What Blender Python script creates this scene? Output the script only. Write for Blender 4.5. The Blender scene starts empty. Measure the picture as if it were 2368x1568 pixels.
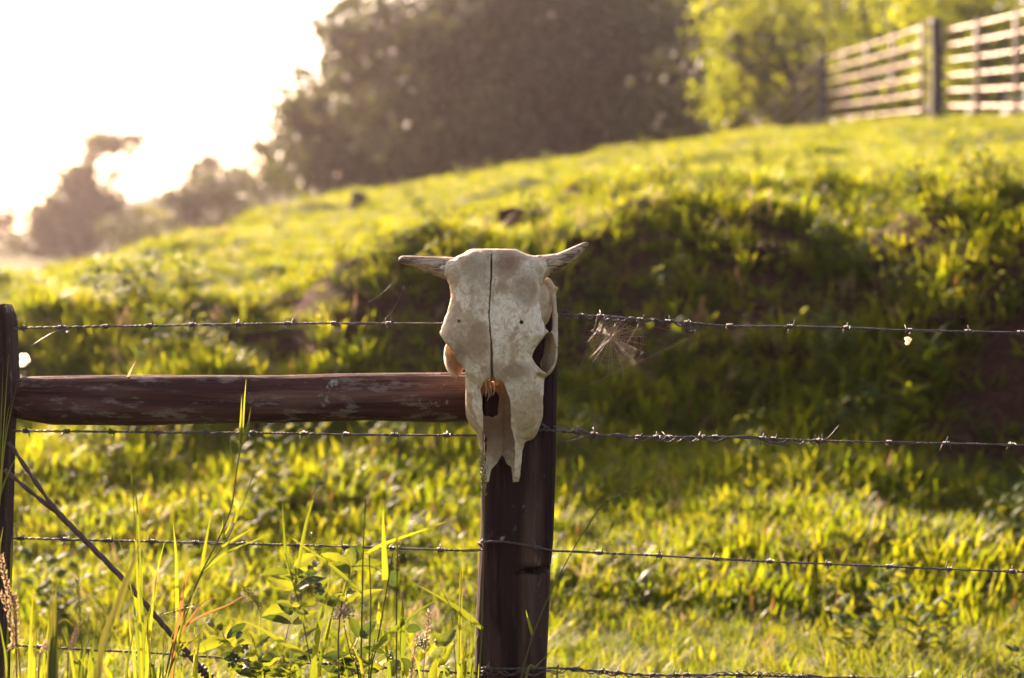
import bpy, math, random
import numpy as np
from mathutils import Vector, Matrix

random.seed(7); rng = np.random.default_rng(7)
scene = bpy.context.scene
col = scene.collection

# ------------------------------------------------------------------ camera
CAM_Z = 0.9
LENS, SENSOR = 50.0, 23.6
cam_d = bpy.data.cameras.new('camera'); cam = bpy.data.objects.new('camera', cam_d); col.objects.link(cam)
cam.location = (0, 0, CAM_Z); cam.rotation_euler = (math.radians(90), 0, 0)
cam_d.lens = LENS; cam_d.sensor_width = SENSOR; cam_d.sensor_fit = 'HORIZONTAL'
cam_d.clip_start = 0.05; cam_d.clip_end = 2000
cam_d.dof.use_dof = True; cam_d.dof.focus_distance = 3.98; cam_d.dof.aperture_fstop = 2.25
cam_d.dof.aperture_blades = 8
scene.camera = cam

# ------------------------------------------------------------------ sky and sun
SUN_AZ, SUN_EL = -33.0, 27.0            # degrees left of the view direction, above the horizon
world = bpy.data.worlds.new('World'); scene.world = world; world.use_nodes = True
wn = world.node_tree; wn.nodes.clear()
sky = wn.nodes.new('ShaderNodeTexSky'); sky.sky_type = 'NISHITA'; sky.sun_disc = False
sky.sun_elevation = math.radians(SUN_EL); sky.sun_rotation = math.radians(SUN_AZ)
sky.air_density = 1.0; sky.dust_density = 4.0; sky.ozone_density = 0.6
bg = wn.nodes.new('ShaderNodeBackground'); bg.inputs['Strength'].default_value = 0.095
wo = wn.nodes.new('ShaderNodeOutputWorld')
wn.links.new(sky.outputs[0], bg.inputs['Color']); wn.links.new(bg.outputs[0], wo.inputs['Surface'])
sun_d = bpy.data.lights.new('sun', 'SUN'); sun = bpy.data.objects.new('sun', sun_d); col.objects.link(sun)
sun_d.energy = 4.8; sun_d.angle = math.radians(0.5); sun_d.color = (1.0, 0.88, 0.70)
_a, _e = math.radians(SUN_AZ), math.radians(SUN_EL)
SUN_DIR = Vector((math.sin(_a) * math.cos(_e), math.cos(_a) * math.cos(_e), math.sin(_e)))
sun.rotation_euler = SUN_DIR.to_track_quat('Z', 'Y').to_euler()

# ------------------------------------------------------------------ exposure, render
vs = scene.view_settings
vs.view_transform = 'Standard'; vs.look = 'None'; vs.gamma = 1.0; vs.use_curve_mapping = False
vs.exposure = 2.38
try:
    vs.use_white_balance = True; vs.white_balance_temperature = 7600; vs.white_balance_tint = 28
except Exception:
    pass
scene.render.engine = 'CYCLES'
cy = scene.cycles
cy.use_denoising = True
try:
    cy.denoiser = 'OPENIMAGEDENOISE'; cy.denoising_input_passes = 'RGB_ALBEDO_NORMAL'
except Exception:
    pass
cy.max_bounces = 6; cy.diffuse_bounces = 3; cy.glossy_bounces = 2; cy.transmission_bounces = 4
cy.transparent_max_bounces = 6; cy.volume_bounces = 0
cy.sample_clamp_indirect = 6.0; cy.caustics_reflective = False; cy.caustics_refractive = False

# ------------------------------------------------------------------ measure helpers
PX = SENSOR / LENS / 2367.0             # tangent per photo unit (photo measured 2367 wide)
def W(px, py, Y):
    """a point at true distance Y along the view axis"""
    return Vector(((px - 1183.5) * PX * Y, Y, CAM_Z - (py - 784.0) * PX * Y))

def hash2(ix, iy, seed=0):
    n = (ix.astype(np.int64) * 374761393 + iy.astype(np.int64) * 668265263 + seed * 1442695041) & 0x7fffffff
    n = ((n ^ (n >> 13)) * 1274126177) & 0x7fffffff
    n = n ^ (n >> 16)
    return (n & 0xffff) / 65535.0
def vnoise(x, y, seed=0):
    x = np.asarray(x, float); y = np.asarray(y, float)
    ix = np.floor(x); iy = np.floor(y); fx = x - ix; fy = y - iy
    fx = fx * fx * (3 - 2 * fx); fy = fy * fy * (3 - 2 * fy)
    a = hash2(ix, iy, seed); b = hash2(ix + 1, iy, seed); c = hash2(ix, iy + 1, seed); d = hash2(ix + 1, iy + 1, seed)
    return ((a * (1 - fx) + b * fx) * (1 - fy) + (c * (1 - fx) + d * fx) * fy) * 2 - 1
def fbm(x, y, oct=4, seed=0):
    s = 0; a = 0.55; f = 1.0
    for k in range(oct):
        s = s + a * vnoise(np.asarray(x) * f + 17.3 * k, np.asarray(y) * f - 9.1 * k, seed + k); a *= 0.5; f *= 2.03
    return s
def sst(a, b, x):
    t = np.clip((np.asarray(x, float) - a) / (b - a), 0, 1); return t * t * (3 - 2 * t)

# ------------------------------------------------------------------ object helpers
def tag(o, label=None, cat=None, group=None, kind=None):
    if label: o['label'] = label
    if cat: o['category'] = cat
    if group: o['group'] = group
    if kind: o['kind'] = kind
    return o
def thing(name, loc, label, cat, group=None):
    o = bpy.data.objects.new(name, None); col.objects.link(o); o.location = loc
    o.empty_display_size = 0.05
    return tag(o, label, cat, group)
def mk_mesh(name, V, F, mat=None, smooth=True):
    me = bpy.data.meshes.new(name)
    V = np.asarray(V, np.float32).reshape(-1, 3)
    if isinstance(F, np.ndarray):
        n, k = F.shape
        me.vertices.add(len(V)); me.vertices.foreach_set('co', V.ravel())
        me.loops.add(n * k); me.loops.foreach_set('vertex_index', F.astype(np.int32).ravel())
        me.polygons.add(n); me.polygons.foreach_set('loop_start', np.arange(0, n * k, k, dtype=np.int32))
        me.update(calc_edges=True); me.validate()
    else:
        me.from_pydata([tuple(v) for v in V.tolist()], [], F)
    if smooth: me.polygons.foreach_set('use_smooth', np.ones(len(me.polygons), bool))
    if mat: me.materials.append(mat)
    me.update()
    return me
def obj(name, V, F, mat, parent=None, smooth=True, origin=None):
    """link a mesh given in world coordinates; parents are unrotated empties, so only locations differ"""
    off = Vector(parent_loc(parent)) if parent else (Vector(origin) if origin is not None else Vector((0, 0, 0)))
    V = np.asarray(V, float).reshape(-1, 3) - np.array(off)
    o = bpy.data.objects.new(name, mk_mesh(name, V, F, mat, smooth)); col.objects.link(o)
    if parent: o.parent = parent
    elif origin is not None: o.location = origin
    return o
def parent_loc(p):
    v = Vector(p.location)
    while p.parent: p = p.parent; v += Vector(p.location)
    return v

def cr(points, n):
    """Catmull-Rom resample of a polyline to n points"""
    P = np.array([tuple(p) for p in points], float)
    if len(P) == 2: return P[0] + (P[1] - P[0]) * np.linspace(0, 1, n)[:, None]
    Q = np.vstack([2 * P[0] - P[1], P, 2 * P[-1] - P[-2]])
    seg = len(P) - 1; out = []
    for t in np.linspace(0, seg, n):
        i = min(int(t), seg - 1); u = t - i
        p0, p1, p2, p3 = Q[i], Q[i + 1], Q[i + 2], Q[i + 3]
        out.append(0.5 * (2 * p1 + (p2 - p0) * u + (2 * p0 - 5 * p1 + 4 * p2 - p3) * u * u + (3 * p1 - p0 - 3 * p2 + p3) * u ** 3))
    return np.array(out)
def frames(P):
    P = np.asarray(P, float)
    T = np.gradient(P, axis=0); T /= np.linalg.norm(T, axis=1)[:, None] + 1e-12
    a = np.array([0, 0, 1.0]) if abs(T[0][2]) < 0.9 else np.array([1.0, 0, 0])
    n = np.cross(T[0], a); n /= np.linalg.norm(n); N = [n]
    for i in range(1, len(P)):
        n = N[-1] - T[i] * np.dot(N[-1], T[i]); n /= np.linalg.norm(n) + 1e-12; N.append(n)
    N = np.array(N); return T, N, np.cross(T, N)
def tube(P, r, seg=6, cap=True):
    P = np.asarray(P, float); n = len(P)
    r = np.broadcast_to(np.asarray(r, float), (n,))
    T, N, B = frames(P)
    a = np.linspace(0, 2 * np.pi, seg, endpoint=False)
    V = (P[:, None] + (np.cos(a)[None, :, None] * N[:, None] + np.sin(a)[None, :, None] * B[:, None]) * r[:, None, None]).reshape(-1, 3)
    F = [(i * seg + j, i * seg + (j + 1) % seg, (i + 1) * seg + (j + 1) % seg, (i + 1) * seg + j) for i in range(n - 1) for j in range(seg)]
    if cap: F.append(tuple(range(seg))[::-1]); F.append(tuple(range((n - 1) * seg, n * seg)))
    return V, F
class MB:
    def __init__(s): s.V = []; s.F = []; s.n = 0
    def add(s, V, F):
        V = np.asarray(V, float).reshape(-1, 3); s.V.append(V)
        s.F += [tuple(int(i) + s.n for i in f) for f in F]; s.n += len(V); return s
    def tube(s, P, r, seg=6): return s.add(*tube(P, r, seg))
    def ball(s, c, r, seg=8, rings=5):
        c = np.array(c, float); r = np.broadcast_to(np.asarray(r, float), (3,))
        V = [c + np.array([0, 0, r[2]])]
        for i in range(1, rings):
            th = math.pi * i / rings
            for j in range(seg):
                ph = 2 * math.pi * j / seg
                V.append(c + r * np.array([math.sin(th) * math.cos(ph), math.sin(th) * math.sin(ph), math.cos(th)]))
        V.append(c - np.array([0, 0, r[2]])); F = []
        for j in range(seg): F.append((0, 1 + j, 1 + (j + 1) % seg))
        for i in range(rings - 2):
            for j in range(seg):
                a = 1 + i * seg; b = a + seg
                F.append((a + j, b + j, b + (j + 1) % seg, a + (j + 1) % seg))
        last = len(V) - 1; a = 1 + (rings - 2) * seg
        for j in range(seg): F.append((last, a + (j + 1) % seg, a + j))
        return s.add(V, F)
    def build(s, name, mat, parent=None, smooth=True, origin=None): return obj(name, np.vstack(s.V), s.F, mat, parent, smooth, origin)

# ------------------------------------------------------------------ materials
class NT:
    def __init__(s, name):
        s.m = bpy.data.materials.new(name); s.m.use_nodes = True; s.t = s.m.node_tree; s.t.nodes.clear()
        s.out = s.n('ShaderNodeOutputMaterial')
    def n(s, typ, **kw):
        nd = s.t.nodes.new(typ)
        for k, v in kw.items():
            if hasattr(nd, k) and not k.startswith('i_'): setattr(nd, k, v)
        return nd
    def l(s, a, b): s.t.links.new(a, b)
    def noise(s, vec, scale, detail=4, rough=0.6, dist=0.0):
        nd = s.n('ShaderNodeTexNoise'); nd.inputs['Scale'].default_value = scale; nd.inputs['Detail'].default_value = detail
        nd.inputs['Roughness'].default_value = rough; nd.inputs['Distortion'].default_value = dist
        if vec is not None: s.l(vec, nd.inputs['Vector'])
        return nd.outputs['Fac']
    def ramp(s, fac, stops):
        nd = s.n('ShaderNodeValToRGB'); e = nd.color_ramp.elements
        while len(e) < len(stops): e.new(0.5)
        for i, (p, c) in enumerate(stops):
            e[i].position = p; e[i].color = (c, c, c, 1) if isinstance(c, (int, float)) else (*c, 1)
        s.l(fac, nd.inputs[0]); return nd.outputs['Color']
    def mix(s, fac, a, b, mode='MIX'):
        nd = s.n('ShaderNodeMix'); nd.data_type = 'RGBA'; nd.blend_type = mode
        for sock, v in ((nd.inputs['Factor'], fac), (nd.inputs['A'], a), (nd.inputs['B'], b)):
            pass
        ins = [nd.inputs[0], nd.inputs[6], nd.inputs[7]]
        for sock, v in zip(ins, (fac, a, b)):
            if isinstance(v, (int, float)): sock.default_value = v
            elif isinstance(v, tuple): sock.default_value = (*v, 1)
            else: s.l(v, sock)
        return nd.outputs[2]
    def math(s, op, a, b=0.0, c=None):
        nd = s.n('ShaderNodeMath'); nd.operation = op
        for sock, v in zip(nd.inputs, (a, b, c)):
            if v is None: continue
            if isinstance(v, (int, float)): sock.default_value = v
            else: s.l(v, sock)
        return nd.outputs[0]
    def mapping(s, vec, scale=(1, 1, 1), loc=(0, 0, 0)):
        nd = s.n('ShaderNodeMapping'); s.l(vec, nd.inputs[0]); nd.inputs['Scale'].default_value = scale; nd.inputs['Location'].default_value = loc
        return nd.outputs[0]
    def coord(s, which='Object'): return s.n('ShaderNodeTexCoord').outputs[which]
    def bump(s, h, strength=0.5, dist=0.01):
        nd = s.n('ShaderNodeBump'); nd.inputs['Strength'].default_value = strength; nd.inputs['Distance'].default_value = dist
        s.l(h, nd.inputs['Height']); return nd.outputs[0]
    def pbr(s, color, rough=0.7, normal=None, metal=0.0, spec=0.5):
        p = s.n('ShaderNodeBsdfPrincipled')
        if isinstance(color, tuple): p.inputs['Base Color'].default_value = (*color, 1)
        else: s.l(color, p.inputs['Base Color'])
        if isinstance(rough, (int, float)): p.inputs['Roughness'].default_value = rough
        else: s.l(rough, p.inputs['Roughness'])
        p.inputs['Metallic'].default_value = metal
        p.inputs['Specular IOR Level'].default_value = spec
        if normal: s.l(normal, p.inputs['Normal'])
        return p.outputs[0]
    def done(s, sh): s.l(sh, s.out.inputs['Surface']); return s.m

def leaf_mat(name, cols, trans, tfac=0.5, rough=0.45, spec=0.22, per='inst', vscale=30):
    """thin plant tissue: reflecting and light-passing; cols = (dark, light) per-plant variation"""
    t = NT(name)
    if per == 'inst':
        r = t.n('ShaderNodeObjectInfo').outputs['Random']
    else:
        r = t.noise(t.coord('Object'), vscale, 2)
    c = t.ramp(r, [(0.25, cols[0]), (0.5, tuple((a + b) / 2 for a, b in zip(*cols))), (0.75, cols[1])])
    tc = t.ramp(r, [(0.2, trans[0]), (0.8, trans[1])])
    p = t.pbr(c, rough, spec=spec)
    tr = t.n('ShaderNodeBsdfTranslucent'); t.l(tc, tr.inputs['Color'])
    m = t.n('ShaderNodeMixShader'); m.inputs[0].default_value = tfac
    t.l(p, m.inputs[1]); t.l(tr.outputs[0], m.inputs[2])
    return t.done(m.outputs[0])

M = {}
M['grass'] = leaf_mat('grass_blade', ((0.045, 0.07, 0.010), (0.11, 0.11, 0.018)), ((0.125, 0.17, 0.006), (0.245, 0.25, 0.012)), 0.6, 0.5)
M['broad'] = leaf_mat('broad_grass_blade', ((0.05, 0.085, 0.012), (0.11, 0.12, 0.016)), ((0.145, 0.195, 0.006), (0.285, 0.285, 0.010)), 0.62, 0.42)
M['weed'] = leaf_mat('weed_leaf', ((0.03, 0.06, 0.015), (0.06, 0.10, 0.02)), ((0.12, 0.15, 0.008), (0.20, 0.20, 0.012)), 0.5, 0.6, 0.1)
M['dry'] = leaf_mat('dry_grass', ((0.22, 0.15, 0.09), (0.30, 0.22, 0.13)), ((0.30, 0.18, 0.09), (0.36, 0.26, 0.14)), 0.45, 0.6)
M['rust_leaf'] = leaf_mat('reddish_blade', ((0.14, 0.07, 0.03), (0.18, 0.10, 0.04)), ((0.24, 0.11, 0.03), (0.28, 0.17, 0.04)), 0.5, 0.5)
M['fg_blade'] = leaf_mat('near_grass_blade', ((0.05, 0.085, 0.015), (0.10, 0.12, 0.02)), ((0.13, 0.17, 0.010), (0.27, 0.27, 0.016)), 0.5, 0.4)
M['fg_stem'] = leaf_mat('grass_stem', ((0.07, 0.09, 0.02), (0.10, 0.11, 0.03)), ((0.10, 0.11, 0.01), (0.16, 0.15, 0.02)), 0.3, 0.45)
M['fg_leaf'] = leaf_mat('shrub_leaf', ((0.022, 0.042, 0.016), (0.04, 0.065, 0.024)), ((0.05, 0.08, 0.008), (0.24, 0.26, 0.014)), 0.4, 0.38, 0.45)
M['woody'] = NT('woody_stem'); M['woody'] = M['woody'].done(M['woody'].pbr((0.09, 0.055, 0.035), 0.6))
M['berry'] = NT('green_berry'); M['berry'] = M['berry'].done(M['berry'].pbr((0.08, 0.10, 0.025), 0.3))
M['flower'] = leaf_mat('pale_floret', ((0.35, 0.28, 0.20), (0.42, 0.34, 0.26)), ((0.4, 0.3, 0.2), (0.45, 0.36, 0.25)), 0.4, 0.6)
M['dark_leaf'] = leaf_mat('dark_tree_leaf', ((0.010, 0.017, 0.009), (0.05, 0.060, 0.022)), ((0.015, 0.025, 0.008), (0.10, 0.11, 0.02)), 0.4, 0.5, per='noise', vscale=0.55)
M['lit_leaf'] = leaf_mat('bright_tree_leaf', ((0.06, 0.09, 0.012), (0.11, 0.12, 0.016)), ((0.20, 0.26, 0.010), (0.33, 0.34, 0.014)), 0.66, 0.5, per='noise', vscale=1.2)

def wood_mat(name, axis, c0, c1, c2, lich=0.62):
    t = NT(name); o = t.coord('Object')
    sc = [70, 70, 70]; sc[axis] = 3.0
    g = t.noise(t.mapping(o, tuple(sc)), 1.0, 6, 0.65, 0.6)
    sc2 = [18, 18, 18]; sc2[axis] = 2.0
    g2 = t.noise(t.mapping(o, tuple(sc2)), 1.0, 4, 0.6, 0.4)
    c = t.mix(t.ramp(g, [(0.35, 0), (0.65, 1)]), c0, c1)
    c = t.mix(t.ramp(g2, [(0.5, 0), (0.72, 1)]), c, c2)
    sc3 = [45, 45, 45]; sc3[axis] = 14.0
    w = t.noise(t.mapping(o, tuple(sc3), (3, 1, 7)), 1.0, 5, 0.7)
    f = t.ramp(w, [(lich, 0), (lich + 0.09, 1)])
    c = t.mix(t.math('MULTIPLY', f, 0.55), c, (0.20, 0.165, 0.13))
    l = t.noise(o, 9, 5, 0.65); l2 = t.noise(o, 60, 3, 0.7)
    lf = t.math('MULTIPLY', t.ramp(l, [(0.66, 0), (0.70, 1)]), t.ramp(l2, [(0.42, 0), (0.55, 1)]))
    c = t.mix(t.math('MULTIPLY', lf, 0.75), c, (0.30, 0.30, 0.25))
    h = t.math('ADD', t.math('MULTIPLY', g, 1.0), t.math('MULTIPLY', g2, 0.6))
    return t.done(t.pbr(c, 0.85, t.bump(h, 1.0, 0.010), spec=0.12))
M['post'] = wood_mat('weathered_post_wood', 2, (0.011, 0.0045, 0.0045), (0.030, 0.012, 0.010), (0.10, 0.055, 0.04))
M['rail'] = wood_mat('weathered_rail_wood', 0, (0.026, 0.008, 0.008), (0.075, 0.026, 0.020), (0.15, 0.08, 0.058), 0.55)
M['far_post'] = NT('dark_post'); M['far_post'] = M['far_post'].done(M['far_post'].pbr((0.03, 0.02, 0.018), 0.7))
M['far_rail'] = NT('pale_rail'); M['far_rail'] = M['far_rail'].done(M['far_rail'].pbr((0.26, 0.18, 0.11), 0.42, metal=0.2))
M['far_stay'] = NT('stay'); M['far_stay'] = M['far_stay'].done(M['far_stay'].pbr((0.16, 0.10, 0.06), 0.5))

def wire_mat():
    t = NT('weathered_wire'); o = t.coord('Object')
    n = t.noise(o, 220, 3); c = t.mix(t.ramp(n, [(0.4, 0), (0.65, 1)]), (0.085, 0.075, 0.075), (0.06, 0.035, 0.025))
    return t.done(t.pbr(c, 0.55, metal=0.4))
M['wire'] = wire_mat()
def rust_mat():
    t = NT('rusty_cable'); o = t.coord('Object')
    n = t.noise(o, 160, 4); c = t.mix(n, (0.05, 0.025, 0.022), (0.12, 0.06, 0.045))
    return t.done(t.pbr(c, 0.65, metal=0.3))
M['rust'] = rust_mat()
M['silk'] = leaf_mat('spider_silk', ((0.35, 0.3, 0.25), (0.4, 0.35, 0.28)), ((0.35, 0.26, 0.15), (0.4, 0.3, 0.18)), 0.5, 0.3, 0.5)
M['wing'] = leaf_mat('pale_wing', ((0.5, 0.42, 0.3), (0.6, 0.5, 0.38)), ((0.6, 0.48, 0.32), (0.7, 0.55, 0.4)), 0.6, 0.5)
M['insect'] = NT('insect_body'); M['insect'] = M['insect'].done(M['insect'].pbr((0.14, 0.08, 0.05), 0.6))
_t = NT('clod_soil'); M['soil'] = _t.done(_t.pbr(_t.mix(_t.noise(_t.coord('Object'), 9, 4), (0.018, 0.008, 0.006), (0.05, 0.024, 0.015)), 0.95, spec=0.1))
M['bark'] = NT('bark'); _t = M['bark']; M['bark'] = _t.done(_t.pbr(_t.mix(_t.noise(_t.coord('Object'), 6, 5), (0.035, 0.025, 0.02), (0.09, 0.07, 0.055)), 0.85))

def ground_mat():
    t = NT('pasture_soil'); g = t.n('ShaderNodeNewGeometry'); o = t.coord('Object')
    sep = t.n('ShaderNodeSeparateXYZ'); t.l(g.outputs['True Normal'], sep.inputs[0])
    n = t.noise(o, 2.2, 5, 0.65); n2 = t.noise(o, 14, 4, 0.7)
    n4 = t.noise(o, 45, 5, 0.75)
    soil = t.mix(t.ramp(n4, [(0.35, 0), (0.65, 1)]), (0.024, 0.008, 0.006), (0.10, 0.042, 0.024))
    turf = t.mix(n2, (0.03, 0.04, 0.010), (0.075, 0.085, 0.018))
    s = t.math('ADD', sep.outputs[2], t.math('MULTIPLY', t.math('SUBTRACT', n, 0.5), 0.7))
    c = t.mix(t.ramp(s, [(0.70, 0), (0.86, 1)]), soil, turf)
    return t.done(t.pbr(c, 0.95, t.bump(t.math('ADD', n2, t.math('MULTIPLY', n4, .6)), 1.0, 0.06), spec=0.1))
M['ground'] = ground_mat()
_t = NT('scrub_hill'); _n = _t.noise(_t.coord('Object'), 0.5, 6, 0.7)
M['hill'] = _t.done(_t.pbr(_t.mix(_n, (0.022, 0.024, 0.012), (0.055, 0.05, 0.024)), 0.95, spec=0.1))

# ------------------------------------------------------------------ terrain
TX = [-80, -12, -6.5, -4.8, -3.6, -2.9, -1.5, 0, 2.5, 5.5, 9, 80]
TT = [0.004, 0.008, 0.011, 0.015, 0.040, 0.062, 0.070, 0.077, 0.091, 0.099, 0.103, 0.103]
def hgt(x, y):
    x = np.asarray(x, float); y = np.asarray(y, float)
    near = sst(5.2, 8.0, y)
    z = 0.36 * sst(5.8, 8.6, y)
    yb = 8.25 + 0.62 * fbm(x * 0.45 + 7, x * 0 + 3.1, 3, 11) + 0.22 * fbm(x * 1.6, x * 0 + 8.1, 2, 13)
    hb = 0.52 + 0.56 * sst(-2.4, 1.4, x) + 0.10 * fbm(x * 0.7, x * 0 + 1.7, 3, 5)
    w = 1.25 + 0.35 * fbm(x * 0.6, x * 0 + 5.5, 2, 9)
    z = z + hb * sst(yb, yb + w, y)
    t = np.interp(x, TX, TT)
    z30 = CAM_Z + 30 * t
    ztop = 0.36 + hb
    p = np.clip((y - 9.6) / 20.4, 0, None)
    right = sst(2, 6, x); left = 1 - sst(-6, -3.5, x)
    s2 = 0.03 + 0.055 * right + 0.015 * left
    after = np.where(y < 42, (y - 30) * s2, 12 * s2 + (y - 42) * (0.015 + 0.042 * left))
    z = z + np.where(p < 1, (z30 - ztop) * p, (z30 - ztop) + after) * (y > 9.6)
    z = z + near * (0.15 * fbm(x * 0.9, y * 0.9, 4, 21) + 0.055 * fbm(x * 3.1, y * 3.1, 3, 31) * (y < 25))
    z = z + 0.12 * sst(9, 11, y) * fbm(x * 0.35, y * 0.35, 3, 41)
    bw = sst(7.9, 8.8, y) * (1 - sst(11, 14, y))
    z = z + bw * (0.17 * fbm(x * 1.25 + 3, y * 1.25, 3, 23) + 0.10 * np.abs(fbm(x * 2.6, y * 2.6, 3, 27)))
    z = z + 0.16 * np.exp(-((x + 0.45) / 0.4) ** 2 - ((y - 9.4) / 0.45) ** 2) - 0.16 * np.exp(-((x + 1.0) / 0.22) ** 2 - ((y - 9.2) / 0.45) ** 2) + 0.14 * np.exp(-((x + 1.8) / 0.4) ** 2 - ((y - 9.6) / 0.5) ** 2)
    z = z + 0.42 * np.exp(-((x - 2.35) / 0.42) ** 2 - ((y - 8.75) / 0.38) ** 2)
    z = z + 0.02 * fbm(x * 2.0, y * 2.0, 3, 51) * (y < 6)
    return z
def gz(x, y): return float(hgt(np.array([x]), np.array([y]))[0])
def graded(segs):
    out = []
    for a, b, st in segs: out.append(np.arange(a, b, st))
    out.append(np.array([segs[-1][1]])); return np.concatenate(out)
gx = graded([(-130, -30, 8), (-30, -8, 1.0), (-8, -4, 0.2), (-4, 4, 0.06), (4, 9, 0.2), (9, 30, 1.0), (30, 130, 8)])
gy = graded([(-60, -6, 5), (-6, 4, 0.6), (4, 12, 0.06), (12, 32, 0.25), (32, 60, 1.0), (60, 240, 6)])
XX, YY = np.meshgrid(gx, gy, indexing='ij')
ZZ = hgt(XX, YY)
nx, ny = XX.shape
ii = np.arange(nx - 1)[:, None] * ny + np.arange(ny - 1)[None, :]
GF = np.stack([ii, ii + ny, ii + ny + 1, ii + 1], -1).reshape(-1, 4)
ground = obj('ground', np.stack([XX, YY, ZZ], -1).reshape(-1, 3), GF, M['ground'])
tag(ground, 'grassy hillside with a bare shaded earth bank behind the fence', 'ground', kind='structure')

# far scrubby ridge on the left
hx = np.linspace(-60, 30, 120); hy = np.linspace(82, 128, 30)
HX, HY = np.meshgrid(hx, hy, indexing='ij')
prof = np.interp(hx, [-60, -30, -26, -22, -18.5, -15, -10, 5, 30], [1.5, 3.2, 3.8, 4.8, 6.5, 6.9, 7.4, 7.6, 6.5])
HZ = 2.0 + (prof[:, None] - 1.2) * np.sin(np.clip((HY - 82) / 20, 0, 1) * math.pi / 2) ** 0.9 + 0.35 * fbm(HX * 0.35, HY * 0.35, 4, 61)
ii = np.arange(119)[:, None] * 30 + np.arange(29)[None, :]
hill = obj('hill', np.stack([HX, HY, HZ], -1).reshape(-1, 3), np.stack([ii, ii + 30, ii + 31, ii + 1], -1).reshape(-1, 4), M['hill'])
tag(hill, 'far brown scrubby ridge beneath the white sky', 'hill', kind='structure')

# ------------------------------------------------------------------ grass (stuff): tufts scattered over the ground
def blade_geo(base, az, L, w, lean, curl, nseg=4, fold=0.25):
    """one curved blade as a folded ribbon: (V, F) with 3 verts per ring"""
    d = np.array([math.cos(az), math.sin(az), 0]); s = np.array([-math.sin(az), math.cos(az), 0])
    V = []; F = []
    pos = np.array(base, float); ang = lean
    for i in range(nseg + 1):
        t = i / nseg
        ww = w * (0.75 + 0.5 * t) if t < 0.5 else w * (1.0 - (t - 0.5) * 2) ** 0.7 * 1.0 + 0.0002
        nrm = d * math.cos(ang) - np.array([0, 0, 1]) * math.sin(ang)
        V += [pos - s * ww / 2, pos - nrm * ww * fold, pos + s * ww / 2]
        dirv = d * math.sin(ang) + np.array([0, 0, 1]) * math.cos(ang)
        pos = pos + dirv * L / nseg; ang += curl / nseg
    for i in range(nseg):
        a = i * 3; b = a + 3
        F += [(a, a + 1, b + 1, b), (a + 1, a + 2, b + 2, b + 1)]
    return V, F
def tuft(nb, L, w, spread, lean, curl, seed):
    r = random.Random(seed); mb = MB()
    for i in range(nb):
        a = r.uniform(0, 6.283); q = spread * math.sqrt(r.random())
        b = (math.cos(a) * q, math.sin(a) * q, -0.02)
        mb.add(*blade_geo(b, a + r.uniform(-1.2, 1.2), r.uniform(*L), r.uniform(*w), r.uniform(*lean), r.uniform(*curl)))
    return np.vstack(mb.V), mb.F
def stalks(n, H, seed):
    r = random.Random(seed); mb = MB()
    for i in range(n):
        a = r.uniform(0, 6.283); q = 0.06 * r.random(); h = r.uniform(*H); ln = r.uniform(0.02, 0.2)
        p0 = np.array([math.cos(a) * q, math.sin(a) * q, 0]); d = np.array([math.cos(a) * ln * h, math.sin(a) * ln * h, h])
        P = [p0, p0 + d * 0.5, p0 + d]
        mb.tube(cr(P, 5), [0.0016, 0.0014, 0.0012, 0.001, 0.0008], 4)
        for k in range(16):
            t = 0.78 + 0.22 * k / 15; c = p0 + d * t; aa = r.uniform(0, 6.28)
            mb.add(*blade_geo(c, aa, 0.03, 0.008, 0.5, 0.3, 2))
    return np.vstack(mb.V), mb.F
def leafy(n, seed, size=0.05):
    r = random.Random(seed); mb = MB()
    for i in range(n):
        a = r.uniform(0, 6.283); h = r.uniform(0.10, 0.28); ln = r.uniform(0.1, 0.5)
        p0 = np.array([0.02 * math.cos(a), 0.02 * math.sin(a), 0]); d = np.array([math.cos(a) * ln * h, math.sin(a) * ln * h, h])
        mb.tube(cr([p0, p0 + d], 3), 0.0015, 4)
        for k in range(7):
            c = p0 + d * (0.25 + 0.75 * k / 6)
            mb.add(*blade_geo(c, k * 2.4 + a, size * r.uniform(0.7, 1.2), size * 0.5, r.uniform(0.7, 1.2), 0.5, 4))
    return np.vstack(mb.V), mb.F
protos = bpy.data.collections.new('grass_tufts')      # never linked to the scene: only instanced
def proto(i, geo, mat):
    me = mk_mesh('tuft', geo[0], geo[1], mat); o = bpy.data.objects.new('tuft_%02d' % i, me); protos.objects.link(o)
for k in range(3): proto(k, tuft(40, (0.05, 0.13), (0.003, 0.005), 0.08, (0.05, 0.8), (0.1, 1.3), 100 + k), M['grass'])      # 0-2 fine turf
for k in range(3): proto(3 + k, tuft(20, (0.05, 0.15), (0.008, 0.015), 0.09, (0.1, 1.2), (0.0, 1.9), 200 + k), M['broad'])    # 3-5 broad blades
for k in range(2): proto(6 + k, leafy(7, 300 + k), M['weed'])                                                                  # 6-7 weeds
for k in range(2): proto(8 + k, stalks(4, (0.28, 0.48), 400 + k), M['dry'])                                                    # 8-9 seed stalks
proto(10, tuft(9, (0.08, 0.2), (0.004, 0.007), 0.06, (0.1, 0.7), (0.2, 1.0), 500), M['dry'])                                   # 10 dry blades
proto(11, tuft(6, (0.05, 0.14), (0.006, 0.010), 0.06, (0.1, 0.7), (0.2, 1.0), 501), M['rust_leaf'])                            # 11 reddish blades
proto(12, tuft(22, (0.06, 0.14), (0.003, 0.006), 0.09, (0.9, 1.5), (0.0, 0.5), 502), M['dry'])                                   # 12 matted thatch
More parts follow.
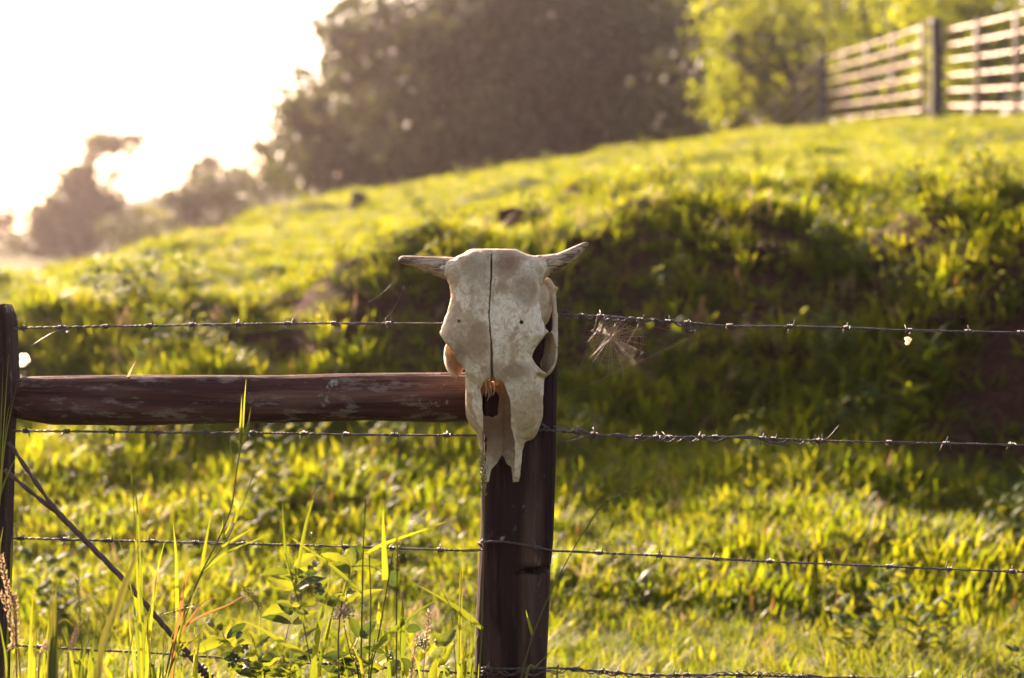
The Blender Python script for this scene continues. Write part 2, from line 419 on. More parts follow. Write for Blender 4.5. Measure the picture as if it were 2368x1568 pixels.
def clods(seed):
    r = random.Random(seed); mb = MB()
    for i in range(14):
        a = r.uniform(0, 6.283); q = .12 * math.sqrt(r.random()); s = r.uniform(.008, .03)
        mb.ball((math.cos(a) * q, math.sin(a) * q, .2 * s), (s * r.uniform(.7, 1.3), s * r.uniform(.7, 1.3), s * r.uniform(.5, .9)), 6, 4)
    for i in range(5):
        a = r.uniform(0, 6.283); x0 = r.uniform(-.1, .1); y0 = r.uniform(-.1, .1)
        mb.tube(cr([(x0, y0, -.01), (x0 + .03 * math.cos(a), y0 + .03 * math.sin(a), .02), (x0 + .07 * math.cos(a), y0 + .07 * math.sin(a), -.02)], 5), .0016, 4)
    V = np.vstack(mb.V); return V + rng.normal(0, .0025, V.shape), mb.F
proto(13, clods(600), M['soil'])                                                                                               # 13 clods and roots
def gn_scatter():
    ng = bpy.data.node_groups.new('scatter_tufts', 'GeometryNodeTree')
    ng.interface.new_socket('Geometry', in_out='INPUT', socket_type='NodeSocketGeometry')
    ng.interface.new_socket('Geometry', in_out='OUTPUT', socket_type='NodeSocketGeometry')
    N = ng.nodes.new; gi = N('NodeGroupInput'); go = N('NodeGroupOutput')
    m2p = N('GeometryNodeMeshToPoints'); ci = N('GeometryNodeCollectionInfo'); ci.inputs['Collection'].default_value = protos
    ci.inputs['Separate Children'].default_value = True; ci.inputs['Reset Children'].default_value = True
    iop = N('GeometryNodeInstanceOnPoints'); iop.inputs['Pick Instance'].default_value = True
    def attr(name, dt):
        a = N('GeometryNodeInputNamedAttribute'); a.data_type = dt; a.inputs['Name'].default_value = name
        return [o for o in a.outputs if o.enabled and o.name == 'Attribute'][0]
    L = ng.links.new
    L(gi.outputs[0], m2p.inputs['Mesh']); L(m2p.outputs[0], iop.inputs['Points']); L(ci.outputs[0], iop.inputs['Instance'])
    L(attr('pick', 'INT'), iop.inputs['Instance Index']); L(attr('rot', 'FLOAT_VECTOR'), iop.inputs['Rotation']); L(attr('scl', 'FLOAT'), iop.inputs['Scale'])
    L(iop.outputs[0], go.inputs[0]); return ng
NG = gn_scatter()
def scatter(name, label, pts, pick, rot, scl):
    me = bpy.data.meshes.new(name); me.vertices.add(len(pts)); me.vertices.foreach_set('co', np.asarray(pts, np.float32).ravel())
    a = me.attributes.new('pick', 'INT', 'POINT'); a.data.foreach_set('value', np.asarray(pick, np.int32))
    a = me.attributes.new('rot', 'FLOAT_VECTOR', 'POINT'); a.data.foreach_set('vector', np.asarray(rot, np.float32).ravel())
    a = me.attributes.new('scl', 'FLOAT', 'POINT'); a.data.foreach_set('value', np.asarray(scl, np.float32))
    me.update()
    o = bpy.data.objects.new(name, me); col.objects.link(o)
    md = o.modifiers.new('scatter', 'NODES'); md.node_group = NG
    return tag(o, label, 'grass', kind='stuff')
def band(y0, y1, dens, chooser, smin, smax, keep=None):
    """random points in the strip the fence looks over, wider than the frame on both sides"""
    a = 0.30 * (y0 + y1) / 2 + 1.2
    n = int(dens * (y1 - y0) * 2 * a)
    y = rng.uniform(y0, y1, n); x = rng.uniform(-1, 1, n) * (0.30 * y + 1.2)
    if keep is not None:
        k = keep(x, y); x, y = x[k], y[k]
    bare = (((x - 2.05) / 0.5) ** 2 + ((y - 8.3) / 0.34) ** 2 < 1) & (rng.random(len(x)) < .88)      # the bare earth cut at right
    x, y = x[~bare], y[~bare]
    z = hgt(x, y)
    n = len(x)
    rot = np.stack([rng.normal(0, 0.12, n), rng.normal(0, 0.12, n), rng.uniform(0, 6.283, n)], -1)
    return np.stack([x, y, z], -1), chooser(x, y, n), rot, rng.uniform(smin, smax, n) * (0.72 + 0.75 * np.clip(fbm(x * 1.7, y * 1.7, 3, 95) + .3, 0, 1))
def pickw(w):
    w = np.array(w, float); w /= w.sum()
    return lambda x, y, n: rng.choice(len(w), n, p=w)
def join(*bs): return [np.concatenate([b[i] for b in bs]) for i in range(4)]
def slope_ok(x, y, thr, jitter):
    e = 0.08; g = np.hypot((hgt(x + e, y) - hgt(x - e, y)) / (2 * e), (hgt(x, y + e) - hgt(x, y - e)) / (2 * e))
    return g < thr + rng.uniform(-jitter, jitter, len(x))
lowland = join(
    band(3.0, 6.6, 360, pickw([6, 6, 6, 1.6, 1.6, 1.6, .02, .02, 0, 0, .6, .15, .8]), 0.6, 1.0),
    band(6.6, 8.9, 480, pickw([1.2, 1.2, 1.2, 4, 4, 4, .03, .03, 0, 0, .5, .4, .8]), 0.65, 1.1))
scatter('meadow_grass', 'sunlit yellow green grass on the flat ground behind the fence', *lowland)
bank = join(
    band(7.9, 10.2, 230, pickw([3, 3, 3, 3, 3, 3, .2, .2, 0, 0, .8, .5, .6]), 0.5, 1.0, lambda x, y: slope_ok(x, y, 1.7, 0.6)),
    band(8.0, 10.2, 60, pickw([1, 1, 1, 3, 3, 3, .6, .6, 0, 0, .5, .5, .3]), 0.6, 1.1, lambda x, y: fbm(x * .9, y * .9, 2, 91) > -0.15 + 0.5 * sst(2.0, 2.6, x)))
clod_pts = band(7.9, 10.2, 26, lambda x, y, n: np.full(n, 13), 0.4, 0.9, lambda x, y: ~slope_ok(x, y, 0.7, 0.1))
bank = join(bank, clod_pts)
scatter('bank_grass', 'shaded grass and weeds growing over the earth bank', *bank)
upper = join(
    band(9.4, 15, 300, pickw([6, 6, 6, 3, 3, 3, .03, .03, 0, 0, .6, .2, .8]), 0.35, 0.7),
    band(15, 24, 150, pickw([6, 6, 6, 4, 4, 4, .03, .03, 0, 0, .6, .2, .8]), 0.45, 0.8),
    band(24, 36, 100, pickw([5, 5, 5, 4, 4, 4, .05, .05, 0, 0, .6, .2, .5]), 0.6, 1.0),
    band(36, 62, 20, pickw([4, 4, 4, 4, 4, 4, .1, .1, 0, 0, .6, .2, .3]), 0.8, 1.3))
scatter('hill_grass', 'backlit grass covering the hillside up to the crest', *upper)

# ------------------------------------------------------------------ trees
def tree(name, label, base, lobes, nclump, leaf, mat, seed, trunk_r=0.2, per=26, group=None, spread=0.42):
    """tapered trunk with limbs into each lobe; crown of many small leaves gathered in clumps"""
    r = np.random.default_rng(seed)
    base = np.array(base, float); t = thing(name, base, label, 'tree', group)
    mb = MB(); top = np.mean([l[0] for l in lobes], axis=0)
    fork = base + (top - base) * 0.45
    mb.tube(cr([base - [0, 0, 0.4], base + (fork - base) * 0.5 + r.normal(0, 0.1, 3), fork], 8), np.linspace(trunk_r * 1.25, trunk_r * 0.7, 8), 9)
    for c, rad in lobes:
        c = np.array(c, float)
        mid = fork + (c - fork) * 0.5 + r.normal(0, 0.25, 3)
        mb.tube(cr([fork - [0, 0, .3], mid, c], 8), np.linspace(trunk_r * 0.6, trunk_r * 0.12, 8), 6)
        for k in range(5):
            e = c + r.normal(0, 0.5, 3) * np.array(rad)
            mb.tube(cr([mid + (c - mid) * r.random(), (mid + e) / 2 + r.normal(0, .2, 3), e], 6), np.linspace(trunk_r * 0.22, 0.015, 6), 5)
    mb.build('trunk', M['bark'], t)
    vol = np.array([np.prod(l[1]) for l in lobes]) ** 0.8; vol /= vol.sum()
    n = nclump * per
    li = r.choice(len(lobes), nclump, p=vol)
    C = np.array([l[0] for l in lobes])[li]; R = np.array([l[1] for l in lobes])[li]
    d = r.normal(0, 1, (nclump, 3)); d /= np.linalg.norm(d, axis=1)[:, None]
    q = r.uniform(0.25, 1.0, nclump) ** 0.45 * r.uniform(0.8, 1.08, nclump)
    cc = C + d * R * q[:, None]
    nb = 11                                        # boughs per lobe: leaves gather round them, with gaps between
    bd = r.normal(0, 1, (len(lobes), nb, 3)); bd /= np.linalg.norm(bd, axis=2)[:, :, None]
    bc = np.array([l[0] for l in lobes])[:, None] + bd * np.array([l[1] for l in lobes])[:, None] * r.uniform(.55, 1.0, (len(lobes), nb))[:, :, None]
    pickb = bc[li, r.integers(0, nb, nclump)]
    near_b = pickb + r.normal(0, .24, (nclump, 3)) * R
    cc = np.where((r.random(nclump) < .8)[:, None], near_b, cc)
    P = np.repeat(cc, per, axis=0) + r.normal(0, spread, (n, 3)) * np.array([1, 1, 0.7])
    a = r.normal(0, 1, (n, 3)); a /= np.linalg.norm(a, axis=1)[:, None]
    b = np.cross(a, r.normal(0, 1, (n, 3))); b /= np.linalg.norm(b, axis=1)[:, None]
    s = leaf * r.uniform(0.6, 1.3, n)[:, None]
    V = np.stack([P - a * s * 0.5, P + b * s * 0.28, P + a * s * 0.5, P - b * s * 0.28], 1).reshape(-1, 3)
    F = np.arange(n * 4).reshape(-1, 4)
    obj('crown', V, F, mat, t, smooth=False)
    return t
def LB(px, py, Y, rx, ry, rz): return (tuple(W(px, py, Y)), (rx, ry, rz))
DT = 'dark trees behind the hill crest'
def tb(px, Y): p = W(px, 400, Y); return (p.x, Y, gz(p.x, Y) - 0.1)
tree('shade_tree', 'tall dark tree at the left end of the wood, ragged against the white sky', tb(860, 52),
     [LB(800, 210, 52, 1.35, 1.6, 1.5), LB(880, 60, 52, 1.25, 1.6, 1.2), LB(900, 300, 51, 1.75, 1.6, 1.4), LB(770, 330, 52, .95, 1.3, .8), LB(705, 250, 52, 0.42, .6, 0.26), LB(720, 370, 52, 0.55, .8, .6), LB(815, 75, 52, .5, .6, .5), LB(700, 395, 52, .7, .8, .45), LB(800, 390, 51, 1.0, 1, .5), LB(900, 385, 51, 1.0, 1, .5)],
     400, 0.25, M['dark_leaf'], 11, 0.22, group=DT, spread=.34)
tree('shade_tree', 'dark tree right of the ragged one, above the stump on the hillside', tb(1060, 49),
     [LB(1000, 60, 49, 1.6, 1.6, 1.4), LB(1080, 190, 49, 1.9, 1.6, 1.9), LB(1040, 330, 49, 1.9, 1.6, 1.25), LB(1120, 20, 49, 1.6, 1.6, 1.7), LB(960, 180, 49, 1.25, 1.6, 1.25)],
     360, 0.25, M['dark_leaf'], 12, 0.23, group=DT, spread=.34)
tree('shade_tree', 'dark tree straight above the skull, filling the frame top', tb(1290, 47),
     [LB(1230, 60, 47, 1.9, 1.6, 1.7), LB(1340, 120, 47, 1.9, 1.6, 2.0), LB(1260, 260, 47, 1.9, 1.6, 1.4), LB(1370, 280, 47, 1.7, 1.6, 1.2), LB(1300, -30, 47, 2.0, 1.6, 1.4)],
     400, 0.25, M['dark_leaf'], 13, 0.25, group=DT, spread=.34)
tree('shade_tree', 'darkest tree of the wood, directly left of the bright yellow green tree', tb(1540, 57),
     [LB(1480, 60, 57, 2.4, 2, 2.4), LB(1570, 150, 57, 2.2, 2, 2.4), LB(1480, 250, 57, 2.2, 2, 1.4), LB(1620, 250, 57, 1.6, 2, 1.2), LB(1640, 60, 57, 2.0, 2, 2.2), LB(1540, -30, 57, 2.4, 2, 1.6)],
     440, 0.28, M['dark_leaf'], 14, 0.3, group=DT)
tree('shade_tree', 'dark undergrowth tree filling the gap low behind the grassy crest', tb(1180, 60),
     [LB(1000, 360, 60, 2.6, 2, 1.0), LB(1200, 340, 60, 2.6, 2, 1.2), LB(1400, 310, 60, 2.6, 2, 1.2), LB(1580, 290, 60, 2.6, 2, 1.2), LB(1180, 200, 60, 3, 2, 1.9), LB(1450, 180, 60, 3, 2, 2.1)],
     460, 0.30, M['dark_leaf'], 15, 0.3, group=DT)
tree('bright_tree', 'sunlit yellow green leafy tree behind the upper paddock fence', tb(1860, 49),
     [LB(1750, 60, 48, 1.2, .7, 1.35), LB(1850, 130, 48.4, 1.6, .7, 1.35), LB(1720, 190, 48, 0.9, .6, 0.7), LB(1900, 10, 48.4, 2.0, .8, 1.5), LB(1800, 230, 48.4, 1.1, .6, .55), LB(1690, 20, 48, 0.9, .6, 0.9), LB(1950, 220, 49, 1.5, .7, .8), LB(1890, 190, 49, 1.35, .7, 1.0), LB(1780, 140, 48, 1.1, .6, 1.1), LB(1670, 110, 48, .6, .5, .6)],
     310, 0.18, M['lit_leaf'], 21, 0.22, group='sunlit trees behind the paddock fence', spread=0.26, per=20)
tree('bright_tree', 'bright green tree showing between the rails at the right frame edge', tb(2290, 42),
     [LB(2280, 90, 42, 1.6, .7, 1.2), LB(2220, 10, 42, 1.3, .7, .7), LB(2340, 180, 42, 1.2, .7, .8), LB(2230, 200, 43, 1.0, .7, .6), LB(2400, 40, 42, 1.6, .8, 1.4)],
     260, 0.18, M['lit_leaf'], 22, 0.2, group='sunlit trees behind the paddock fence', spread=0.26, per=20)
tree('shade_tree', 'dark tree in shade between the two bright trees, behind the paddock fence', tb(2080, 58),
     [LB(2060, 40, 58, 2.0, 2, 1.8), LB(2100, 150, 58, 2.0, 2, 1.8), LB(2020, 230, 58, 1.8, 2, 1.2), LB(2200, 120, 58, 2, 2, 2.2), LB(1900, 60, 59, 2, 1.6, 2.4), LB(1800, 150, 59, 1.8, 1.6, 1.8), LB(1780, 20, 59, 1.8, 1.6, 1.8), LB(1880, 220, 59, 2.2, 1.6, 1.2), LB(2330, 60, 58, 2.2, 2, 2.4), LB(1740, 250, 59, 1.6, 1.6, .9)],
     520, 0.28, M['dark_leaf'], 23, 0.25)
tree('lone_tree', 'hazy lone tree with a looping umbrella top on the far left field', tb(185, 79),
     [LB(185, 465, 79, 1.3, 1.3, 1.1), LB(120, 515, 79, 1.0, 1.1, .85), LB(230, 510, 79, 1.0, 1.1, .9), LB(255, 328, 79, .85, .8, .27), LB(210, 355, 79, .35, .4, .38), LB(303, 355, 79, .25, .35, .24), LB(268, 405, 79, .27, .35, .15), LB(165, 555, 79, 1.7, 1.1, .6), LB(200, 410, 79, .35, .4, .4)],
     360, 0.26, M['dark_leaf'], 31, 0.11, spread=0.22)
def bush(label, px, py, Y, r, seed, mat='dark_leaf', n=60, name='bush', group=None):
    p = W(px, py, Y); z = min(p.z, p.z)
    lob = [((p.x + dx * r[0], Y + dy, p.z + dz * r[2]), (r[0] * .7, r[1] * .7, r[2] * .8)) for dx, dy, dz in ((-.4, 0, .1), (.4, .2, .2), (0, -.2, .5))]
    base = (p.x, Y, p.z - r[2] * 1.1)
    t = tree(name, label, base, lob, n, 0.26, M[mat], seed, 0.06, spread=0.22, group=group); t['category'] = 'bush'; return t
BG = 'bushes along the far ridge'
bush('pointed bush on the far ridge skyline, left of the ragged dark tree', 505, 440, 95, (1.4, 1.1, 1.1), 41, group=BG)
bush('round bush on the far ridge skyline, nearest the ragged dark tree', 560, 448, 90, (1.2, 1.1, .9), 42, group=BG)
bush('spindly bush standing at the foot of the ragged dark tree', 640, 400, 64, (.8, 1, .9), 43, group=BG, n=30)
bush('pale bush in front of the far ridge, right of the lone tree', 350, 555, 78, (1.6, 1.2, .9), 44, 'weed', group=BG)
bush('brown shaded bush low in front of the far ridge', 450, 530, 66, (2.0, 1.2, 1.4), 45, group=BG)
bush('small pale tree cut off by the left frame edge', -25, 520, 90, (.9, 1.2, 1.2), 46, group=BG)

# ------------------------------------------------------------------ stump and clods on the hillside
def lump(name, label, cat, px, py, Y, r, h, seed, mat):
    p = W(px, py, Y); z = gz(p.x, Y); rr = np.random.default_rng(seed)
    th = np.linspace(0, 6.283, 14, endpoint=False); V = []; rings = 7
    for i in range(rings):
        t = i / (rings - 1); q = r * (1.25 - 0.35 * t)
        for a in th: V.append((p.x + math.cos(a) * q * (1 + .15 * rr.normal()), Y + math.sin(a) * q * (1 + .15 * rr.normal()), z - 0.1 + (h + .1) * t + .08 * h * rr.normal() * t))
    F = [(i * 14 + j, i * 14 + (j + 1) % 14, (i + 1) * 14 + (j + 1) % 14, (i + 1) * 14 + j) for i in range(rings - 1) for j in range(14)]
    F.append(tuple(range((rings - 1) * 14, rings * 14)))
    return tag(obj(name, V, F, mat, origin=(p.x, Y, z), smooth=False), label, cat)
lump('tree_stump', 'dark broken tree stump on the hillside below the ragged dark tree', 'stump', 830, 440, 22, 0.085, 0.19, 3, M['bark'])
lump('earth_clod', 'dark earth clod in the sunlit grass, right of the skull midway up the hill', 'clod', 1478, 425, 17, 0.10, 0.10, 4, M['soil'])
lump('earth_clod', 'dark earth clod at the bank edge above the right horn', 'clod', 1215, 492, 10.6, 0.12, 0.12, 5, M['soil'])

# ------------------------------------------------------------------ paddock fence at the top right
def stick(mb, a, b, r, seg=6, n=2): mb.tube(cr([a, b], n), r, seg)
def pad_post(label, px, Y, ytop, k):
    p = W(px, 300, Y); zb = gz(p.x, Y); zt = W(px, ytop, Y).z
    mb = MB(); mb.tube(cr([(p.x, Y, zb - .4), (p.x + .02, Y, (zb + zt) / 2), (p.x, Y, zt - .03), (p.x, Y, zt)], 9), np.array([.15, .15, .145, .145, .14, .14, .14, .135, .10]) * k, 10)
    t = thing('paddock_post', (p.x, Y, zb), label, 'post', 'dark posts of the paddock fence'); mb.build('shaft', M['far_post'], t)
    c = MB(); c.tube([(p.x, Y, zt - .02), (p.x, Y, zt + .015)], [.10 * k, .07 * k], 10); c.build('cap', M['far_post'], t)
    return Vector((p.x, Y, zb)), zt
pA, zA = pad_post('thick dark fence post where the two right paddock panels meet', 2163, 30, 46, .6)
pB, zB = pad_post('slimmer dark fence post at the hill crest, left of the other', 1899, 41, 127, .62)
def panel(label, a, b, za, zb_, nr, stays, rr, sr, bright):
    """a, b: ends; za, zb_: (top, bottom) heights at each end; nr rails, stays at fractions"""
    t = thing('paddock_fence', (a.x, a.y, za[1]), label, 'fence', 'rail panels of the paddock fence')
    for k in range(nr):
        f = k / (nr - 1); p = Vector((a.x, a.y, za[0] + (za[1] - za[0]) * f)); q = Vector((b.x, b.y, zb_[0] + (zb_[1] - zb_[0]) * f))
        m = (p + q) / 2 - Vector((0, 0, 0.01)); mb = MB(); mb.tube(cr([p, m, q], 7), rr, 8); mb.build('rail', M['far_rail'], t)
    for s in stays:
        p = a.lerp(b, s); zt = za[0] + (zb_[0] - za[0]) * s; zl = za[1] + (zb_[1] - za[1]) * s
        mb = MB(); mb.tube(cr([(p.x, p.y - .035, zl - .15), (p.x, p.y - .035, zt + .05)], 4), sr, 6); mb.build('stay', M['far_stay'], t)
eR = W(2440, 250, 27)
panel('gleaming right hand rail panel of the paddock fence', pA + Vector((.05, -.02, 0)), Vector((eR.x, 27, 0)), (W(2163, 75, 30).z, W(2163, 245, 30).z), (W(2440, 12, 27).z, W(2440, 242, 27).z), 6, (.34, .68), .016, .03, True)
panel('middle rail panel between the two dark paddock posts', pB + Vector((.07, 0, 0)), pA + Vector((-.05, .02, 0)), (W(1899, 135, 41).z, W(1899, 276, 41).z), (W(2163, 56, 30).z, W(2163, 252, 30).z), 6, (.22, .46, .70, .93), .016, .032, False)
eL = W(1690, 330, 45)
panel('left rail panel of the paddock fence dropping behind the hill crest', Vector((eL.x, 45, 0)), pB + Vector((-.07, .03, 0)), (W(1690, 328, 45).z, W(1690, 440, 45).z), (W(1890, 140, 41).z, W(1890, 276, 41).z), 5, (.3, .55, .8), .022, .02, False)

# ------------------------------------------------------------------ cattle skull (implicit surface, meshed with surface nets)
SY = 3.95; SK = PX * SY
def S3(px, py, w): return np.array([(px - 1183.5) * SK, SY + w * SK, CAM_Z - (py - 784.0) * SK])
skull = thing('cattle_skull', tuple(S3(1150, 1100, 140)), 'weathered horned cattle skull hung on the middle fence post', 'skull')
def surface_nets(f, org, sp):
    neg = f < 0
    cnt = np.zeros(tuple(n - 1 for n in f.shape), np.int8)
    offs = [(a, b, c) for a in (0, 1) for b in (0, 1) for c in (0, 1)]
    sl = lambda o: tuple(slice(o[k], f.shape[k] - 1 + o[k]) for k in range(3))
    for o in offs: cnt += neg[sl(o)]
    idx = np.argwhere((cnt > 0) & (cnt < 8))
    vid = np.full(cnt.shape, -1, np.int64); vid[tuple(idx.T)] = np.arange(len(idx))
    val = {o: f[tuple((idx + o).T)] for o in offs}
    acc = np.zeros((len(idx), 3)); num = np.zeros(len(idx))
    for o in offs:
        for k in range(3):
            if o[k] == 0:
                o2 = tuple(1 if j == k else o[j] for j in range(3))
                a, b = val[o], val[o2]; m = (a < 0) != (b < 0)
                t = np.where(m, a / np.where(m, a - b, 1), 0)
                p = np.tile(np.array(o, float), (len(idx), 1)); p[:, k] += t
                acc[m] += p[m]; num[m] += 1
    V = (idx + acc / num[:, None]) * np.array(sp) + np.array(org)
    Fs = []
    for k in range(3):
        i, j = [(1, 2), (2, 0), (0, 1)][k]
        s0 = [slice(None)] * 3; s1 = [slice(None)] * 3; s0[k] = slice(0, -1); s1[k] = slice(1, None)
        a = neg[tuple(s0)]; b = neg[tuple(s1)]
        e = np.argwhere(a != b); e = e[(e[:, i] > 0) & (e[:, j] > 0) & (e[:, i] < f.shape[i] - 1) & (e[:, j] < f.shape[j] - 1)]
        def cell(di, dj):
            q = e.copy(); q[:, i] -= di; q[:, j] -= dj; return vid[tuple(q.T)]
        q = np.stack([cell(1, 1), cell(0, 1), cell(0, 0), cell(1, 0)], 1)
        fl = a[tuple(e.T)]; q[~fl] = q[~fl][:, ::-1]; Fs.append(q)
    F = np.concatenate(Fs); F = F[(F >= 0).all(1)]
    return V, F
def smin(a, b, k):
    h = np.clip(0.5 + 0.5 * (b - a) / k, 0, 1); return b + (a - b) * h - k * h * (1 - h)
def smax(a, b, k): return -smin(-a, -b, k)
X0, X1, V0, V1, W0, W1 = 990, 1305, 560, 1132, -14, 190
sx, sv, sw = 1.35, 2.1, 2.3
xs = np.arange(X0, X1, sx, dtype=np.float32); vs_ = np.arange(V0, V1, sv, dtype=np.float32); ws = np.arange(W0, W1, sw, dtype=np.float32)
x = xs[:, None, None]; v = vs_[None, :, None]; w = ws[None, None, :]
def ell(c, r):
    q = np.sqrt(((x - c[0]) / r[0]) ** 2 + ((v - c[1]) / r[1]) ** 2 + ((w - c[2]) / r[2]) ** 2)
    return (q - 1) * min(r)
def cap(a, b, ra, rb=None):
    rb = ra if rb is None else rb
    a = np.array(a, np.float32); b = np.array(b, np.float32); d = b - a; L = float(d @ d)
    t = np.clip(((x - a[0]) * d[0] + (v - a[1]) * d[1] + (w - a[2]) * d[2]) / L, 0, 1)
    return np.sqrt((x - a[0] - d[0] * t) ** 2 + (v - a[1] - d[1] * t) ** 2 + (w - a[2] - d[2] * t) ** 2) - (ra + (rb - ra) * t)
def iv(tab, k): return np.interp(vs_, [r[0] for r in tab], [r[k] for r in tab]).astype(np.float32)[None, :, None]
# outline of the face plate: v, left, right, front depth, back depth
OUT = [(572, 1092, 1188, 40, 70), (577, 1082, 1199, 16, 100), (584, 1066, 1215, 9, 112), (593, 1046, 1240, 5, 118), (602, 1036, 1252, 3, 120), (622, 1028, 1260, 1, 122),
       (640, 1026, 1262, 0, 124), (658, 1033, 1254, 0, 124), (688, 1036, 1250, 0, 122), (718, 1029, 1254, 0, 120), (745, 1020, 1264, 1, 115),
       (766, 1012, 1276, 3, 110), (776, 1012, 1277, 4, 105), (786, 1018, 1262, 5, 100), (800, 1031, 1246, 7, 92), (815, 1041, 1235, 9, 90), (830, 1047, 1231, 11, 95), (848, 1051, 1242, 14, 110),
       (866, 1053, 1256, 17, 128), (880, 1057, 1259, 20, 138), (900, 1063, 1258, 25, 143), (930, 1069, 1256, 33, 146), (950, 1073, 1255, 38, 147), (966, 1078, 1253, 43, 147), (986, 1088, 1240, 50, 147),
       (1000, 1096, 1228, 56, 147), (1020, 1103, 1216, 65, 146), (1045, 1108, 1209, 78, 147), (1070, 1112, 1206, 92, 148), (1096, 1113, 1204, 106, 150), (1112, 1114, 1203, 116, 150), (1122, 1117, 1200, 128, 149), (1128, 1124, 1192, 136, 146)]
Lv, Rv, Fv, Bv = (iv(OUT, k) for k in (1, 2, 3, 4))
cx = (Lv + Rv) / 2; ax = (Rv - Lv) / 2; cw = (Fv + Bv) / 2; aw = (Bv - Fv) / 2
ex = iv([(560, 2.5), (640, 2.7), (740, 2.8), (830, 2.15), (880, 2.1), (1000, 2.1), (1130, 2.2)], 1)
q = (np.abs((x - cx) / ax) ** ex + np.abs((w - cw) / aw) ** ex) ** (1 / ex)
f = (q - 1) * np.minimum(ax, aw)
f = np.maximum(f, np.maximum(574 - v, v - 1124)).astype(np.float32)
# brow bulge, nasal roof ridge
f = smin(f, ell((1143, 648, 48), (86, 62, 50)), 14)
f = smin(f, cap((1135, 790, 31), (1136, 874, 38), 30, 24), 12)
# side and rear of the braincase with the right temporal wall and cheek arch
f = smin(f, ell((1222, 700, 128), (58, 72, 40)), 12)
f = smin(f, cap((1268, 648, 120), (1282, 668, 118), 9, 8), 8)
f = smin(f, cap((1283, 664, 118), (1288, 665, 112), 4.5), 3)
f = smin(f, cap((1281, 672, 116), (1284, 730, 92), 6), 6)
f = smin(f, cap((1284, 730, 92), (1285, 790, 66), 7), 6)
f = smax(f, -ell((1266, 712, 62), (17, 58, 42)), 5)
f = smax(f, -ell((1012, 705, 70), (17, 52, 40)), 5)
# flare of the forehead into the horn bases
f = smin(f, cap((1070, 626, 54), (1022, 617, 54), 30, 22), 12)
f = smin(f, cap((1222, 622, 54), (1258, 613, 52), 30, 23), 12)
# right eye socket: bony bowl open to the front, with a gap through to the post
f = smin(f, np.maximum(ell((1252, 818, 72), (38.5, 57, 62)), 34 - w), 5)
f = smin(f, cap((1277, 770, 42), (1287, 800, 46), 4.5), 4)
xl = iv([(764, 1272), (769, 1268), (773, 1262), (786, 1253), (800, 1242), (817, 1232), (827, 1230), (838, 1236), (846, 1242), (856, 1252), (863, 1262), (868, 1266)], 1)
xr = iv([(764, 1272), (770, 1274), (777, 1279), (790, 1283), (812, 1286), (842, 1281), (855, 1272), (863, 1263), (868, 1258)], 1)
xh = iv([(770, 1262), (800, 1261), (822, 1258), (840, 1250), (852, 1240)], 1)
f = smax(f, -np.maximum(np.maximum(xl - x, x - xr), w - (44 + np.maximum(1287 - x, 0) * 2.2)), 3)
f = smax(f, -np.maximum(np.maximum(xl + 1 - x, x - xh), np.maximum(774 - v, v - 851)), 3)
# left eye socket, seen edge on behind the face plate
f = smin(f, np.maximum(ell((1063, 824, 92), (40, 56, 58)), 36 - w), 5)
yl = iv([(770, 1012), (785, 1018), (800, 1024), (826, 1030), (850, 1037), (864, 1046), (874, 1056)], 1)
f = smax(f, -np.maximum(np.maximum(yl - x, x - 1075), np.maximum(36 - w, w - (70 + np.maximum(x - 1027, 0) * 1.6))), 3)
# cheek bulge and tooth-row lump behind the right side
f = smin(f, ell((1226, 955, 108), (28, 62, 38)), 10)
f = smin(f, ell((1222, 990, 116), (22, 33, 30)), 6)
f = smin(f, ell((1094, 940, 108), (18, 50, 36)), 8)
# nasal opening
rag = (3.2 * fbm(vs_ * 0.075, vs_ * 0 + 3, 3, 15))[None, :, None].astype(np.float32) * (v > 890)
NI = [(872, 1137, 1138), (880, 1122, 1154), (886, 1117, 1162), (900, 1110, 1171), (912, 1111, 1175), (924, 1114, 1179), (948, 1114, 1180), (988, 1116, 1180), (1012, 1116, 1188), (1050, 1117, 1192), (1090, 1122, 1190), (1130, 1126, 1187)]
nl = iv(NI, 1) + rag * 0.6; nr_ = iv(NI, 2) + rag
floor = iv([(870, 116), (950, 128), (1000, 136), (1130, 141)], 1)
ridge = 6 * np.exp(-((x - 1160) / 5.0) ** 2) + 5 * np.exp(-((x - 1187) / 8.0) ** 2) + 3 * np.exp(-((x - 1118) / 7.0) ** 2)
cav = np.maximum(np.maximum(nl - x, x - nr_), np.maximum(878 + 4 * np.sin(x * 0.45) - v, w - (floor - ridge)))
f = smax(f, -cav, 2.5)
f = smax(f, -np.maximum(ell((1136, 850, 82), (52, 120, 38)), 858 - v - 60), 3)          # hollow under the nasal bones
f = smax(f, -np.maximum(np.maximum(ell((1133, 938, 140), (23, 36, 60)), v - 968 - 2 * np.sin(x * .3)), x - 1152 + 0.1 * (v - 940)), 3)                                   # hole through the palate
# bottom edge of the palate between the two prongs
pal = np.interp(xs, [1100, 1128, 1134, 1148, 1160, 1172, 1182, 1186, 1215], [1140, 1124, 1093, 1080, 1058, 1082, 1088, 1126, 1140]).astype(np.float32)[:, None, None]
f = np.maximum(f, (v - pal) * 0.6)
